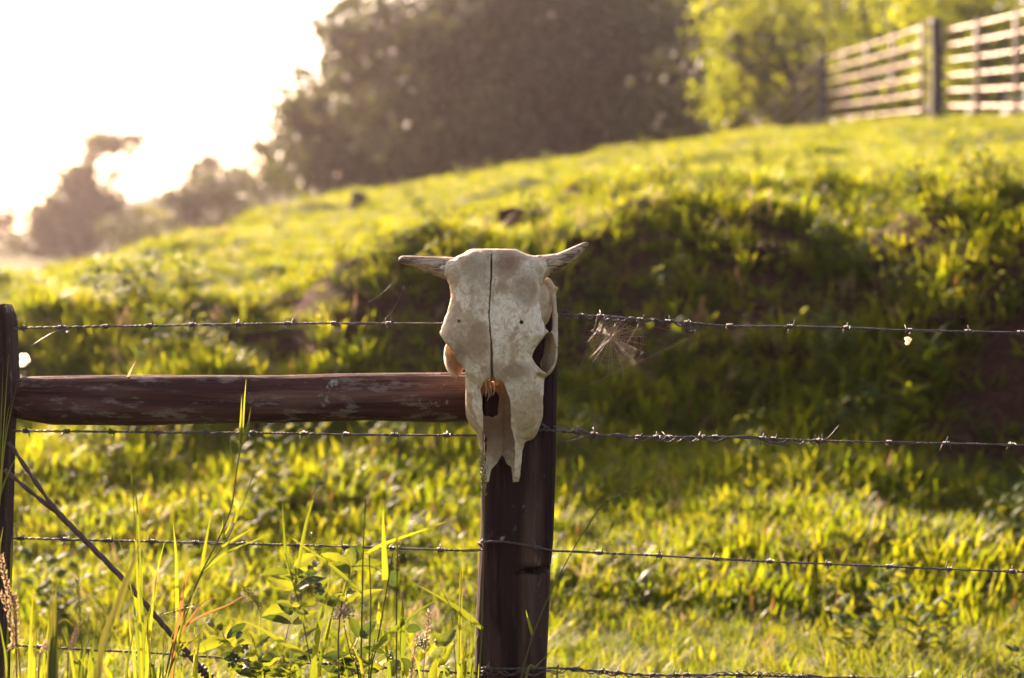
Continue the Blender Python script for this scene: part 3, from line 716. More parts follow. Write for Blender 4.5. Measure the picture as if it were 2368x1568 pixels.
# open midline suture, foramina and grooves
wob = (1.3 * fbm(vs_ * .06, vs_ * 0, 3, 33))[None, :, None].astype(np.float32)
sc_ = wob + iv([(560, 1136), (600, 1136), (680, 1134), (724, 1130), (783, 1135), (820, 1136.5), (890, 1137)], 1)
sw_ = (0.55 * fbm(vs_ * .16, vs_ * 0 + 4, 3, 35))[None, :, None].astype(np.float32) + iv([(560, 1.6), (640, 1.9), (700, 1.3), (740, 1.1), (790, 1.5), (820, 2.6), (870, 3.2), (900, 3.4)], 1)
slot = np.maximum(np.maximum(np.abs(x - sc_) - sw_, w - 40), np.maximum(v - 900, 588 - v))
f = np.maximum(f, -slot)
for c, r, d in (((1059, 742, 0), 3.6, (1062, 746, 30)), ((1206, 745, 0), 4.4, (1204, 746, 30)), ((1188, 733, -1), 2.5, (1189, 734, 4)), ((1203, 762, -2), 2.2, (1203, 768, 4))):
    f = smax(f, -cap(c, d, r), 2)
f = smax(f, -cap((1054, 744, -4), (1066, 802, 3), 8, 5), 5)
f = smax(f, -cap((1205, 722, -5), (1206, 818, 3), 8.5, 5.5), 6)
f = smax(f, -cap((1085, 850, 8), (1100, 905, 30), 7, 5), 6)
f = smax(f, -cap((1196, 872, 12), (1232, 930, 30), 6, 5), 6)
for k in range(16):
    xx = 1088 + k * 7 + 3 * math.sin(k * 2.7)
    f = smax(f, -cap((xx, 585 + 1.5 * math.sin(k * 1.9), 0), (xx + 1, 580, 10), 1.5 + .8 * abs(math.sin(k * 3.1))), 1.2)
# fine unevenness
f = f + (0.5 * np.sin(x * 0.21 + 2 * np.sin(v * 0.07)) * np.sin(v * 0.17 + 1.3 * np.sin(x * .09)) * np.sin(w * 0.15)).astype(np.float32)
Vs, Fs = surface_nets(f, (X0, V0, W0), (sx, sv, sw))
del f, q, cav, slot
inner = np.clip((Vs[:, 2] - np.interp(Vs[:, 1], [r[0] for r in OUT], [r[3] for r in OUT]) - 14) / 30, 0, 1) * ((Vs[:, 0] > np.interp(Vs[:, 1], [r[0] for r in NI], [r[1] for r in NI]) - 3) & (Vs[:, 0] < np.interp(Vs[:, 1], [r[0] for r in NI], [r[2] for r in NI]) + 3) & (Vs[:, 1] > 860)) * np.interp(Vs[:, 1], [880, 1000, 1110], [1, .85, .35])  # weight of painted cavity shade and stain: grows inward and towards the top
pit = fbm(Vs[:, 0] * .16 + Vs[:, 2] * .05, Vs[:, 1] * .13, 4, 101); pit2 = fbm(Vs[:, 0] * .45 + Vs[:, 2] * .2, Vs[:, 1] * .38, 2, 103)
Vs[:, 2] += 1.1 * pit + 0.9 * np.clip(pit2 - .35, 0, 1) * 3
Vs[:, 0] += 0.5 * fbm(Vs[:, 2] * .14, Vs[:, 1] * .14, 3, 105)
Vw = np.stack([(Vs[:, 0] - 1183.5) * SK, SY + Vs[:, 2] * SK, CAM_Z - (Vs[:, 1] - 784) * SK], -1)

def bone_mat(name, horn=False):
    t = NT(name); o = t.coord('Object')
    # object origin is the skull's lowest tip; axes: x right, z up (metres)
    n1 = t.noise(o, 24, 5, 0.6, 0.3); n2 = t.noise(t.mapping(o, (1, 1, .6), (4, 2, 1)), 13, 4, 0.6, 0.6); n3 = t.noise(o, 230, 3, 0.7)
    c = t.mix(t.ramp(n1, [(0.35, 0), (0.68, 1)]), (0.54, 0.41, 0.26), (0.31, 0.205, 0.115))
    c = t.mix(t.ramp(n2, [(0.50, 0), (0.535, 1)]), c, (0.66, 0.555, 0.40))                # paler flaked patches
    sep = t.n('ShaderNodeSeparateXYZ'); t.l(o, sep.inputs[0])
    def spot(px, py, rx, ry, w=0):
        p = S3(px, py, w) - np.array(skull.location)
        dx = t.math('DIVIDE', t.math('SUBTRACT', sep.outputs[0], float(p[0])), rx * SK); dz = t.math('DIVIDE', t.math('SUBTRACT', sep.outputs[2], float(p[2])), ry * SK)
        d = t.math('SQRT', t.math('ADD', t.math('MULTIPLY', dx, dx), t.math('MULTIPLY', dz, dz)))
        d = t.math('ADD', d, t.math('MULTIPLY', t.math('SUBTRACT', n1, 0.5), 1.3))
        return d
    c = t.mix(t.math('MULTIPLY', t.ramp(spot(1165, 725, 62, 62), [(0.66, 1), (0.78, 0)]), 0.85), c, (0.72, 0.62, 0.455))   # clean white forehead patch
    c = t.mix(t.math('MULTIPLY', t.ramp(spot(1172, 608, 52, 38), [(0.35, 1), (1.0, 0)]), 0.95), c, (0.20, 0.095, 0.05))    # rusty stain at the poll
    c = t.mix(t.math('MULTIPLY', t.ramp(spot(1100, 620, 55, 55), [(0.3, 1), (1.0, 0)]), 0.8), c, (0.26, 0.205, 0.115))     # greenish algae
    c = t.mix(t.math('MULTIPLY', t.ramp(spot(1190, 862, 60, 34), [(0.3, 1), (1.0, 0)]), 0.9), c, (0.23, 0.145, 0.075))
    c = t.mix(t.math('MULTIPLY', t.ramp(spot(1215, 950, 42, 75), [(0.4, 1), (1.0, 0)]), 0.6), c, (0.42, 0.30, 0.165))
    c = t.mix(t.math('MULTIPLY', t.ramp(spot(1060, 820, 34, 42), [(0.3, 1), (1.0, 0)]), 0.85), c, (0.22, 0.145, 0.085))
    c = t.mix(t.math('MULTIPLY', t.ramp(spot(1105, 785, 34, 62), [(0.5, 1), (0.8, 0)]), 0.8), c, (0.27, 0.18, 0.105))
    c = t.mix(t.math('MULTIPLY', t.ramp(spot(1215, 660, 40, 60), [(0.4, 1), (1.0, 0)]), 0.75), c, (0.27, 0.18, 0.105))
    c = t.mix(t.math('MULTIPLY', t.ramp(spot(1165, 800, 22, 60), [(0.5, 1), (0.8, 0)]), 0.7), c, (0.68, 0.57, 0.41))
    n5 = t.noise(t.mapping(o, (1, 1, .7), (2, 5, 3)), 95, 4, 0.72, 0.5)
    c = t.mix(t.math('MULTIPLY', t.ramp(n5, [(0.47, 0), (0.60, 1)]), 0.5), c, (0.27, 0.19, 0.115))
    av = t.n('ShaderNodeAttribute'); av.attribute_name = 'nose_shade_stain'
    c = t.mix(t.math('MULTIPLY', av.outputs['Fac'], 0.85), c, (0.17, 0.085, 0.042))        # brown stain with recess shade painted in, inside the nose
    crk = t.n('ShaderNodeTexVoronoi'); crk.feature = 'DISTANCE_TO_EDGE'; crk.inputs['Scale'].default_value = 26
    t.l(t.mapping(o, (1.4, 1, .5)), crk.inputs['Vector'])
    ck = t.math('MULTIPLY', t.ramp(crk.outputs['Distance'], [(0.004, 1), (0.014, 0)]), t.ramp(n2, [(0.56, 0), (0.66, 0.6)]))
    c = t.mix(ck, c, (0.16, 0.10, 0.07))
    c = t.mix(t.math('MULTIPLY', t.ramp(n3, [(0.42, 0), (0.72, 1)]), t.ramp(spot(1140, 630, 130, 130), [(0.3, 0.55), (1.0, 0.22)])), c, (0.24, 0.16, 0.095))
    h = t.math('ADD', t.math('MULTIPLY', n3, 0.35), t.math('SUBTRACT', t.math('ADD', t.math('MULTIPLY', n1, 1.2), t.math('MULTIPLY', n5, -.5)), ck))
    if horn:
        g = t.noise(t.mapping(o, (26, 150, 150)), 1.0, 5, 0.7, 0.8)
        c = t.mix(t.ramp(g, [(0.42, 1), (0.56, 0)]), (0.44, 0.31, 0.20), (0.09, 0.052, 0.032))
        h = g
    p = t.pbr(c, 0.62, t.bump(h, 0.55 if not horn else 1.0, 0.004), spec=0.35)
    tr = t.n('ShaderNodeBsdfTranslucent'); tr.inputs['Color'].default_value = (0.6, 0.42, 0.26, 1)
    m = t.n('ShaderNodeMixShader'); m.inputs[0].default_value = 0.05
    t.l(p, m.inputs[1]); t.l(tr.outputs[0], m.inputs[2])
    return t.done(m.outputs[0])
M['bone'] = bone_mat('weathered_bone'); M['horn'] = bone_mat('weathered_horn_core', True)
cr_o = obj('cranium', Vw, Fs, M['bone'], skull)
at_ = cr_o.data.attributes.new('nose_shade_stain', 'FLOAT', 'POINT'); at_.data.foreach_set('value', inner.astype(np.float32))
def horn(pts, rad, label):
    P = cr([S3(*p) for p in pts], 46); R = np.interp(np.linspace(0, 1, 46), np.linspace(0, 1, len(rad)), rad) * SK
    seg = 28; T, N, B = frames(P); V = []
    a = np.linspace(0, 6.2832, seg, endpoint=False)
    for i in range(46):
        u = i / 45
        g = 1 + 0.045 * fbm(a * 3.2 + 5, a * 0 + u * 3.0, 3, 71) + 0.05 * fbm(np.cos(a) * 2.2 + u * 5, np.sin(a) * 2.2, 3, 73)
        if u > 0.96: g = g * (1 - 0.5 * (u - 0.96) / 0.04)
        for j in range(seg): V.append(P[i] + (N[i] * math.cos(a[j]) + B[i] * math.sin(a[j])) * R[i] * g[j])
    F = [(i * seg + j, i * seg + (j + 1) % seg, (i + 1) * seg + (j + 1) % seg, (i + 1) * seg + j) for i in range(45) for j in range(seg)]
    F.append(tuple(range(45 * seg, 46 * seg)))
    o = obj('horn', V, F, M['horn'], skull); o['label'] = label; return o
horn([(1068, 628, 58), (1040, 620, 56), (1018, 616, 55), (985, 609, 52), (950, 602, 47), (920, 598, 42)], [32, 28, 26, 21, 15.5, 11.5, 8], 'blunt level horn core on the left')
horn([(1225, 622, 58), (1248, 615, 56), (1262, 612, 54), (1295, 602, 50), (1330, 582, 45), (1361, 560, 40)], [32, 28, 25.5, 22, 18, 13, 5], 'pointed upswept horn core on the right')
# broken turbinate splinters hanging in the nasal opening
for k, (px, py, w_, L, wd) in enumerate(((1121, 884, 62, 36, 6), (1127, 886, 66, 44, 4), (1132, 892, 72, 30, 5), (1139, 884, 70, 34, 7), (1128, 880, 58, 24, 7), (1147, 878, 50, 16, 7))):
    a = S3(px, py, w_); mb = MB(); P = [a, a + np.array([.002, .004, -L * SK * .6]), a + np.array([-.001, .010, -L * SK])]
    mb.tube(cr(P, 6), np.array([1, .95, .8, .9, .6, .15]) * wd * .5 * SK, 6); mb.build('bone_splinter', M['bone'], skull)

# ------------------------------------------------------------------ fence posts and rail
def wavy_post(name, label, left, right, ytop, Yc, half, notch=None, extra=0.45, mat='post', seed=5):
    """left/right: [(py, px)] outline; rounded-square section; stands in the ground"""
    SG = 120; rings = 150
    zt = W(0, ytop, Yc).z; xm = (left[0][1] + right[0][1]) / 2
    zb = gz(W(xm, 800, Yc).x, Yc) - extra
    V = []
    th = np.linspace(0, 2 * math.pi, SG, endpoint=False)
    ca, sa = np.cos(th), np.sin(th); ex = 0.42
    ux = np.sign(ca) * np.abs(ca) ** ex; uy = np.sign(sa) * np.abs(sa) ** ex
    for i in range(rings):
        z = zb + (zt - zb) * i / (rings - 1); py = 784 - (z - CAM_Z) / (PX * Yc)
        L = np.interp(py, [p[0] for p in left], [p[1] for p in left]); R = np.interp(py, [p[0] for p in right], [p[1] for p in right])
        xl, xr = (L - 1183.5) * PX * Yc, (R - 1183.5) * PX * Yc
        c = (xl + xr) / 2; a = (xr - xl) / 2
        top = 1 - 0.10 * max(0, (z - zt + 0.02) / 0.02)
        n = 1 + 0.020 * fbm(th * 2.5, th * 0 + z * 5, 3, seed) + 0.012 * fbm(th * 9, th * 0 + z * 3, 2, seed + 3) - 0.16 * np.clip(fbm(th * 11, th * 0 + z * 1.3, 3, seed + 7) - .38, 0, .4) - 0.02 * np.abs(fbm(th * 26, th * 0 + z * 2.2, 2, seed + 9))
        X = c + ux * a * n * top; Y = Yc + uy * half * n * top
        if notch and notch[0] < py < notch[1]:
            m = (X > (notch[2] - 1183.5) * PX * Yc) & (uy < 0.2); Y = np.where(m, Y + 0.045, Y); X = np.where((ux > .6) & (uy < .2), X - 0.006, X)
        V.append(np.stack([X, Y, np.full(SG, z) + 0.004 * top * fbm(th * 4, th * 0 + 2, 2, seed) * (i == rings - 1)], -1))
    V = np.vstack(V)
    F = [(i * SG + j, i * SG + (j + 1) % SG, (i + 1) * SG + (j + 1) % SG, (i + 1) * SG + j) for i in range(rings - 1) for j in range(SG)]
    F.append(tuple(range((rings - 1) * SG, rings * SG)))
    return tag(obj(name, V, F, M[mat], origin=(((left[0][1] + right[0][1]) / 2 - 1183.5) * PX * Yc, Yc, zb + extra)), label, 'post', 'posts of the barbed wire fence')
PY = 4.137
wavy_post('fence_post', 'dark weathered square wooden post with a sawn notch, carrying the skull',
          [(640, 1118), (1080, 1112), (1200, 1112), (1330, 1105), (1450, 1100), (1568, 1096), (1900, 1088)],
          [(640, 1289), (820, 1289), (1000, 1285), (1100, 1283), (1250, 1278), (1310, 1272), (1400, 1270), (1568, 1262), (1900, 1250)],
          664, PY, 0.066, (1307, 1322, 1196))
wavy_post('fence_post', 'hazy dark wooden post cut off by the left frame edge',
          [(690, -105), (1568, -110), (1900, -112)], [(690, 24), (740, 32), (880, 38), (1000, 28), (1200, 22), (1400, 16), (1900, 8)], 706, 4.10, 0.060, seed=15)

def rail():
    n = 90; SG = 72; V = []; th = np.linspace(0, 2 * math.pi, SG, endpoint=False); Yc = 4.115
    for i in range(n):
        px = 20 + (1116 - 20) * i / (n - 1)
        top = np.interp(px, [20, 60, 200, 600, 900, 1060, 1120], [884, 870, 868, 867, 862, 861, 862]); bot = np.interp(px, [20, 60, 120, 300, 600, 850, 1000, 1120], [962, 972, 982, 984, 978, 972, 977, 974])
        c = W(px, (top + bot) / 2, Yc); r = (bot - top) / 2 * PX * Yc
        g = 1 + 0.03 * fbm(th * 2 + 3, th * 0 + px * 0.006, 3, 81) + 0.012 * fbm(th * 8, th * 0 + px * .004, 2, 83) - 0.10 * np.clip(fbm(th * 7, th * 0 + px * .0035, 3, 85) - .36, 0, .4) - .02 * np.abs(fbm(th * 18, th * 0 + px * .006, 2, 87))
        V.append(np.stack([np.full(SG, c.x), c.y + np.cos(th) * r * 0.85 * g, c.z + np.sin(th) * r * g], -1))
    V = np.vstack(V)
    F = [(i * SG + (j + 1) % SG, i * SG + j, (i + 1) * SG + j, (i + 1) * SG + (j + 1) % SG) for i in range(n - 1) for j in range(SG)]
    F += [tuple(range(SG)), tuple(range((n - 1) * SG, n * SG))[::-1]]
    tag(obj('fence_rail', V, F, M['rail'], origin=tuple(W(570, 922, Yc))), 'lichen spotted round wooden rail spanning the two fence posts', 'rail')
rail()

# ------------------------------------------------------------------ barbed wire
def barb_mesh(seed):
    r = random.Random(seed); mb = MB(); rw = 0.0010
    def coil(x0, a0, turns, l0, l1, t0, t1):
        P = []; n = int(turns * 10)
        s = np.array([x0, math.cos(a0) * .0028, math.sin(a0) * .0028])
        d0 = np.array([t0, -math.sin(a0), math.cos(a0)])
        P.append(s - d0 / np.linalg.norm(d0) * l0); P.append(s - d0 / np.linalg.norm(d0) * l0 * .4)
        for i in range(n + 1):
            a = a0 + turns * 2 * math.pi * i / n; P.append(np.array([x0 + .0024 * turns * i / n, math.cos(a) * .0028, math.sin(a) * .0028]))
        e = P[-1]; a = a0 + turns * 2 * math.pi; d1 = np.array([t1, -math.sin(a), math.cos(a)])
        P.append(e + d1 / np.linalg.norm(d1) * l1 * .6); P.append(e + d1 / np.linalg.norm(d1) * l1)
        R = np.full(len(P), rw); R[0] = .0003; R[-1] = .0003; mb.tube(np.array(P), R, 5)
    b = r.uniform(-.5, .5)
    coil(-.006, b, 2.0, r.uniform(.008, .014), r.uniform(.008, .013), r.uniform(-.5, .5), r.uniform(-.4, .4))
    coil(-.001, b + 2.6 + r.uniform(-.5, .5), 2.0, r.uniform(.006, .013), r.uniform(.008, .013), r.uniform(-.4, .4), r.uniform(-.5, .5))
    return mk_mesh('barb', np.vstack(mb.V), mb.F, M['wire'])
BARBS = [barb_mesh(s) for s in range(9)]
def strand(P, phase, R, pitch, r, seg=5):
    P = np.asarray(P, float); L = np.concatenate([[0], np.cumsum(np.linalg.norm(np.diff(P, axis=0), axis=1))])
    n = max(8, int(L[-1] / pitch * 9)); s = np.linspace(0, L[-1], n)
    Q = np.stack([np.interp(s, L, P[:, k]) for k in range(3)], -1)
    T, N, B = frames(Q); a = 2 * math.pi * s / pitch * (1 + 0.08 * np.sin(s * 23)) + phase
    return tube(Q + (N * np.cos(a)[:, None] + B * np.sin(a)[:, None]) * R, r, seg)
WG = 'barbed wires of the near fence'
def wire(label, pts, barbs, Y=4.1, wraps=(), R=0.0013, r=0.00125, pitch=0.028, seed=0, tails=()):
    P3 = [W(p[0], p[1], p[2] if len(p) > 2 else Y) for p in pts]
    P = cr(P3, 60); P = P + np.stack([0 * P[:, 0], .0015 * fbm(P[:, 0] * 9, P[:, 0] * 0 + seed, 2, seed), .0016 * fbm(P[:, 0] * 7, P[:, 0] * 0 + seed + 3, 3, seed)], -1)
    t = thing('barbed_wire', tuple(P[0]), label, 'barbed wire', WG)
    for ph in (0, math.pi):
        V, F = strand(P, ph, R, pitch, r); obj('strand', V, F, M['wire'], t)
    rr = random.Random(seed)
    px_of = P[:, 0] / (PX * P[:, 1]) + 1183.5
    for b in barbs:
        i = int(np.argmin(np.abs(px_of - b))); c = P[i]; d = P[min(i + 1, 59)] - P[max(i - 1, 0)]
        o = bpy.data.objects.new('barb', rr.choice(BARBS)); col.objects.link(o); o.parent = t
        o.location = Vector(c + (P[min(i + 1, 59)] - P[i]) * 0.0) - Vector(P[0]); ang = math.atan2(d[2], d[0])
        c2 = np.array([np.interp(b, px_of, P[:, k]) for k in range(3)]); o.location = Vector(c2) - Vector(P[0])
        o.rotation_euler = (rr.uniform(0, 6.28), -ang, 0); o.scale = (1.2,) * 3
    for w in wraps:      # the free end wrapped back round its own wire
        Q = cr([W(p[0], p[1], p[2] if len(p) > 2 else Y) for p in w[0]], 80)
        V, F = strand(Q, 1.0, w[1], w[2], .0012); obj('wrapped_end', V, F, M['wire'], t)
        V, F = strand(Q, 4.0, w[1] * .8, w[2] * .8, .0011); obj('wrapped_end', V, F, M['wire'], t)
    for tl in tails:
        V, F = tube(cr([W(p[0], p[1], p[2] if len(p) > 2 else Y - .005) for p in tl], 14), np.linspace(.0016, .0011, 14), 5); obj('loose_end', V, F, M['wire'], t)
    return t
wire('top barbed wire left of the skull, above the rail', [(-30, 760), (140, 757), (350, 754), (670, 749), (900, 747), (1040, 747, 4.10), (1110, 747, 4.11)], [55, 145, 245, 347, 447, 553, 667, 773, 900], seed=1)
wire('second barbed wire left of the skull, just under the rail', [(-30, 997), (250, 998), (480, 1000), (800, 1004), (1095, 1007), (1125, 1007, 4.10)], [62, 155, 260, 365, 475, 585, 705, 802, 915, 1035], seed=2)
wire('third barbed wire, stapled across the front of the notched post', [(-30, 1244), (60, 1246), (350, 1253), (560, 1258), (900, 1268), (1104, 1272, 4.09), (1108, 1255, 4.062), (1160, 1252, 4.058), (1220, 1260, 4.058), (1276, 1272, 4.062), (1292, 1274, 4.09), (1400, 1279), (1650, 1293), (2000, 1309), (2400, 1324)],
     [50, 150, 253, 353, 455, 567, 690, 800, 910, 1020, 1245, 1386, 1525, 1657, 1782, 1917, 2056, 2194, 2343], seed=3)
wire('lowest barbed wire on the left, half hidden by the weeds', [(-30, 1488), (60, 1494), (200, 1503), (400, 1514), (560, 1525), (800, 1538), (1000, 1553), (1100, 1556, 4.09), (1120, 1548, 4.066)], [95, 205, 320, 430, 600, 760, 880, 1040], seed=4)
wire('top barbed wire right of the skull, spliced and holding the cobweb', [(1270, 727, 4.11), (1295, 729), (1400, 733), (1480, 740), (1540, 744), (1600, 747), (1690, 753), (1960, 758), (2100, 764), (2400, 771)],
     [1345, 1390, 1482, 1545, 1592, 1688, 1828, 1960, 2103, 2240, 2362], seed=5,
     wraps=[([(1292, 731), (1400, 736), (1500, 741), (1570, 748), (1608, 770)], .0042, .030)], tails=[[(1292, 722), (1305, 716), (1325, 730)], [(1590, 745), (1602, 760), (1606, 776)]])
wire('second barbed wire right of the skull, doubled where its end wraps back', [(1240, 993, 4.062), (1285, 995, 4.066), (1300, 996), (1360, 1002), (1450, 1010), (1560, 1012), (1700, 1012), (1900, 1020), (2100, 1024), (2400, 1030)],
     [1335, 1375, 1478, 1520, 1548, 1625, 1655, 1765, 1790, 1893, 1898, 2058, 2190, 2340], seed=6,
     wraps=[([(1250, 986, 4.058), (1300, 994), (1400, 1006), (1480, 1014), (1600, 1018), (1720, 1014), (1830, 1024), (1900, 1020)], .0050, .062)],
     tails=[[(1370, 1004), (1340, 1014), (1308, 1022)], [(1893, 1022), (1915, 1012), (1940, 983)], [(1262, 990, 4.058), (1252, 978, 4.056), (1254, 972, 4.055)]])
wire('lowest barbed wire right of the post, doubled and sagging below the frame', [(1112, 1545, 4.064), (1180, 1547, 4.06), (1262, 1545, 4.066), (1300, 1546), (1400, 1553), (1500, 1560), (1650, 1560), (1800, 1564), (2000, 1567), (2400, 1575)],
     [1130, 1330, 1392, 1400, 1430, 1512, 1565, 1590, 1710, 1760, 1850, 1975, 2110, 2230], seed=7,
     wraps=[([(1112, 1556, 4.062), (1262, 1556, 4.064), (1320, 1548), (1400, 1556), (1500, 1563), (1600, 1566), (1720, 1556), (1900, 1568)], .0046, .05)])
# brace cable of thick twisted wire
def brace():
    t = thing('brace_cable', tuple(W(480, 1600, 4.0)), 'thick rusty twisted brace cable running down from the left post', 'cable')
    main = cr([W(*p) for p in ((118, 1165, 4.06), (150, 1202, 4.055), (290, 1345, 4.04), (390, 1460, 4.03), (480, 1562, 4.02), (560, 1650, 4.01))], 90)
    for ph in (0, 2.1, 4.2):
        V, F = strand(main, ph, .0026, .085, .0031, 7); obj('strand', V, F, M['rust'], t)
    for a in ([(20, 1022, 4.05), (60, 1082, 4.05), (118, 1165, 4.06), (150, 1202, 4.055)], [(10, 1086, 4.045), (60, 1128, 4.05), (120, 1177, 4.06), (160, 1214, 4.055)]):
        V, F = strand(cr([W(*p) for p in a], 30), .5, .0020, .09, .0028, 7); obj('strand', V, F, M['rust'], t)
        V, F = strand(cr([W(*p) for p in a], 30), 3.6, .0020, .09, .0028, 7); obj('strand', V, F, M['rust'], t)
    P = cr([W(458, 1538, 4.02), W(500, 1585, 4.018)], 20); T, N, B = frames(np.repeat(P, 6, axis=0)[::6])
    s = np.linspace(0, 1, 90); Q = P[0] + (P[-1] - P[0]) * s[:, None]; T, N, B = frames(Q); a = s * 2 * math.pi * 6
    V, F = tube(Q + (N * np.cos(a)[:, None] + B * np.sin(a)[:, None]) * .0078, .0026, 6); obj('binding', V, F, M['rust'], t)
brace()
# staples on the post
for lab, px, py in (('small bent wire staple at the post edge, behind the right cheek arch', 1281, 691), ('small wire staple holding the third wire at the post left edge', 1118, 1254)):
    c = W(px, py, 4.064); mb = MB()
    P = cr([c + Vector((-.006, .012, 0)), c + Vector((-.005, -.004, .002)), c + Vector((0, -.008, .006)), c + Vector((.006, -.004, .001)), c + Vector((.007, .012, -.001))], 14)
    mb.tube(P, .0013, 6); tag(mb.build('wire_staple', M['wire'], origin=tuple(c)), lab, 'staple')

# ------------------------------------------------------------------ cobwebs, butterflies
def silk(mb, a, b, r=.00022, sag=0.0):
    a = np.array(a); b = np.array(b); m = (a + b) / 2 - np.array([0, 0, sag]); mb.tube(cr([a, m, b], 6), r, 4)
def web():
    C = np.array(W(1412, 779, 4.09)); t = thing('orb_web', tuple(C), 'fine orb cobweb hanging from the spliced top wire right of the skull', 'cobweb')
    rr = random.Random(9); ns = 26; ang = [2 * math.pi * k / ns + rr.uniform(-.07, .07) for k in range(ns)]
    ax1 = np.array([1, .12, 0]); ax2 = np.array([0, .18, -1.0])
    def pt(a, rpx): return C + (ax1 * math.cos(a) + ax2 * math.sin(a)) * rpx * PX * 4.09
    def rmax(a): return 66 * (1 + .25 * math.cos(a - .9)) * (0.72 if math.sin(a) < -0.3 else 1.0)
    mb = MB()
    for a in ang: silk(mb, C, pt(a, rmax(a) * 1.1), .00015)
    mb.build('radial_threads', M['silk'], t)
    mb = MB()
    for k in range(20):
        f = .08 + .92 * k / 19
        for i in range(ns):
            if f > .6 and rr.random() < .22: continue
            a, b = ang[i], ang[(i + 1) % ns]; silk(mb, pt(a, rmax(a) * f), pt(b, rmax(b) * f), .00011, .0004)
    mb.build('spiral_threads', M['silk'], t)
    mb = MB()
    for p, q in (((1604, 776), (1288, 922)), ((1382, 735), (1324, 890)), ((1390, 738), (1325, 889)), ((1604, 776), (1470, 742)), ((1360, 732), (1345, 790)), ((1290, 765), (1378, 742)), ((1430, 738), (1372, 820)), ((1480, 742), (1445, 800)), ((1395, 735), (1370, 820)), ((1438, 830), (1440, 880)), ((1345, 790), (1370, 858)), ((1400, 737), (1350, 800))):
        silk(mb, W(*p, 4.092), W(*q, 4.094), .00013, .002)
    mb.build('anchor_threads', M['silk'], t)
web()
def strands(label, segs, Y, r=.00007):
    t = thing('silk_thread', tuple(W(*segs[0][0], Y)), label, 'cobweb'); mb = MB()
    for s in segs: mb.tube(cr([W(*p, Y) for p in s], 10), r, 4)
    mb.build('thread', M['silk'], t)
strands('loose silk threads trailing from the left horn tip', [[(919, 604), (917, 640), (886, 676), (850, 700)], [(935, 660), (922, 690), (905, 722), (884, 745)]], 3.99)
strands('silk wisps clinging to a barb of the top left wire', [[(550, 752), (563, 765), (640, 758)], [(552, 752), (565, 770), (690, 757)]], 4.098)
strands('tangled silk on the top wire close to the left post', [[(130, 760), (145, 772), (168, 758)], [(70, 800), (120, 770), (150, 760)], [(140, 766), (152, 764), (160, 766)]], 4.095, .0002)
strands('dry brown wisps tangled in the spliced top wire beside the skull', [[(1370 + 8 * k + 6 * math.sin(k * 5), 734 + k * .6), (1376 + 7 * k + 9 * math.sin(k * 3), 752 + 5 * math.sin(k)), (1362 + 9 * k + 12 * math.sin(k * 7), 772 + 14 * math.sin(k * 2.3))] for k in range(5)], 4.086, .00005)
def butterfly(label, c, size, yaw, roll, mats=('wing', 'insect')):
    c = Vector(c); t = thing('butterfly', tuple(c), label, 'butterfly')
    Rm = (Matrix.Rotation(yaw, 3, 'Z') @ Matrix.Rotation(roll, 3, 'Y'))
    def put(V): return [c + Rm @ (Vector(v) * size) for v in V]
    mb = MB(); mb.tube(cr([(-.42, 0, -.05), (-.1, 0, 0), (.15, 0, .02), (.35, 0, .06)], 10), [.02, .04, .05, .05, .055, .065, .07, .06, .05, .045], 7); mb.ball((.40, 0, .08), .055)
    V = put(np.vstack(mb.V)); obj('body', V, mb.F, M[mats[1]], t)
    for s in (-1, 1):
        for nm, prof in (('forewing', [(.28, .04), (.34, .5), (.15, .95), (-.15, 1.02), (-.32, .7), (-.2, .3), (.0, .05)]), ('hindwing', [(.05, .04), (-.2, .3), (-.45, .62), (-.72, .55), (-.78, .25), (-.5, .0), (-.15, 0.)])):
            n = len(prof); ctr = np.mean(prof, axis=0); Vv = [(ctr[0], s * (.10 + .16 * ctr[1]), ctr[1])]
            P = cr([(p[0], 0, p[1]) for p in prof] + [(prof[0][0], 0, prof[0][1])], 24)
            for p in P: Vv.append((p[0], s * (.02 + .22 * max(p[2], 0)), p[2]))
            F = [(0, i, i + 1) for i in range(1, 24)]
            obj(nm, put(Vv), F, M[mats[0]], t)
        mb = MB(); mb.tube(cr([(.42, s * .03, .11), (.6, s * .08, .22), (.74, s * .12, .26)], 6), .008, 4); obj('antenna', put(np.vstack(mb.V)), mb.F, M[mats[1]], t)
M['white_wing'] = leaf_mat('white_wing', ((0.7, 0.68, 0.6), (0.75, 0.72, 0.65)), ((0.8, 0.76, 0.66), (0.85, 0.8, 0.7)), 0.6, 0.5)
butterfly('small pale brown butterfly with closed wings under the top right wire', W(2106, 790, 4.08), .0135, .25, -.95)
butterfly('blurred white butterfly flying by the left post above the rail', W(64, 842, 5.1), .028, .8, -.5, ('white_wing', 'insect'))

# ------------------------------------------------------------------ plants in front of and beside the fence
def A_(zx, zy): return (zx * .5207, 751.4 + zy * .5207)
def B_(zx, zy): return (zx * .2996, 1098.2 + zy * .2996)
def C_(zx, zy): return (404.6 + zx * .3365, 1040.4 + zy * .3365)
def D_(zx, zy): return (982.6 + zx * .3365, 1040.4 + zy * .3365)
pr = random.Random(77)
def down(pts, conv, Y, dy=0.0):
    """photo polyline (base first) to world points; bends a little in depth along its length"""
    n = len(pts); o = []
    b = pr.uniform(-1, 1) * 0.05 + dy
    for i, p in enumerate(pts): o.append(W(*conv(*p), Y + b * (i / max(1, n - 1)) ** 1.5))
    return o
def rooted(P):
    """carry a blade or stem on down into the ground"""
    p0 = np.array(P[0]); p1 = np.array(P[1]); g = gz(p0[0], p0[1])
    if p0[2] > g + 0.03:
        d = (p0 - p1) / (np.linalg.norm(p1 - p0) + 1e-9); x = p0[0] + np.clip(d[0] / max(.25, -d[2]), -.3, .3) * (p0[2] - g) * .5
        return [Vector((x, p0[1], g - .02))] + list(P)
    return list(P)
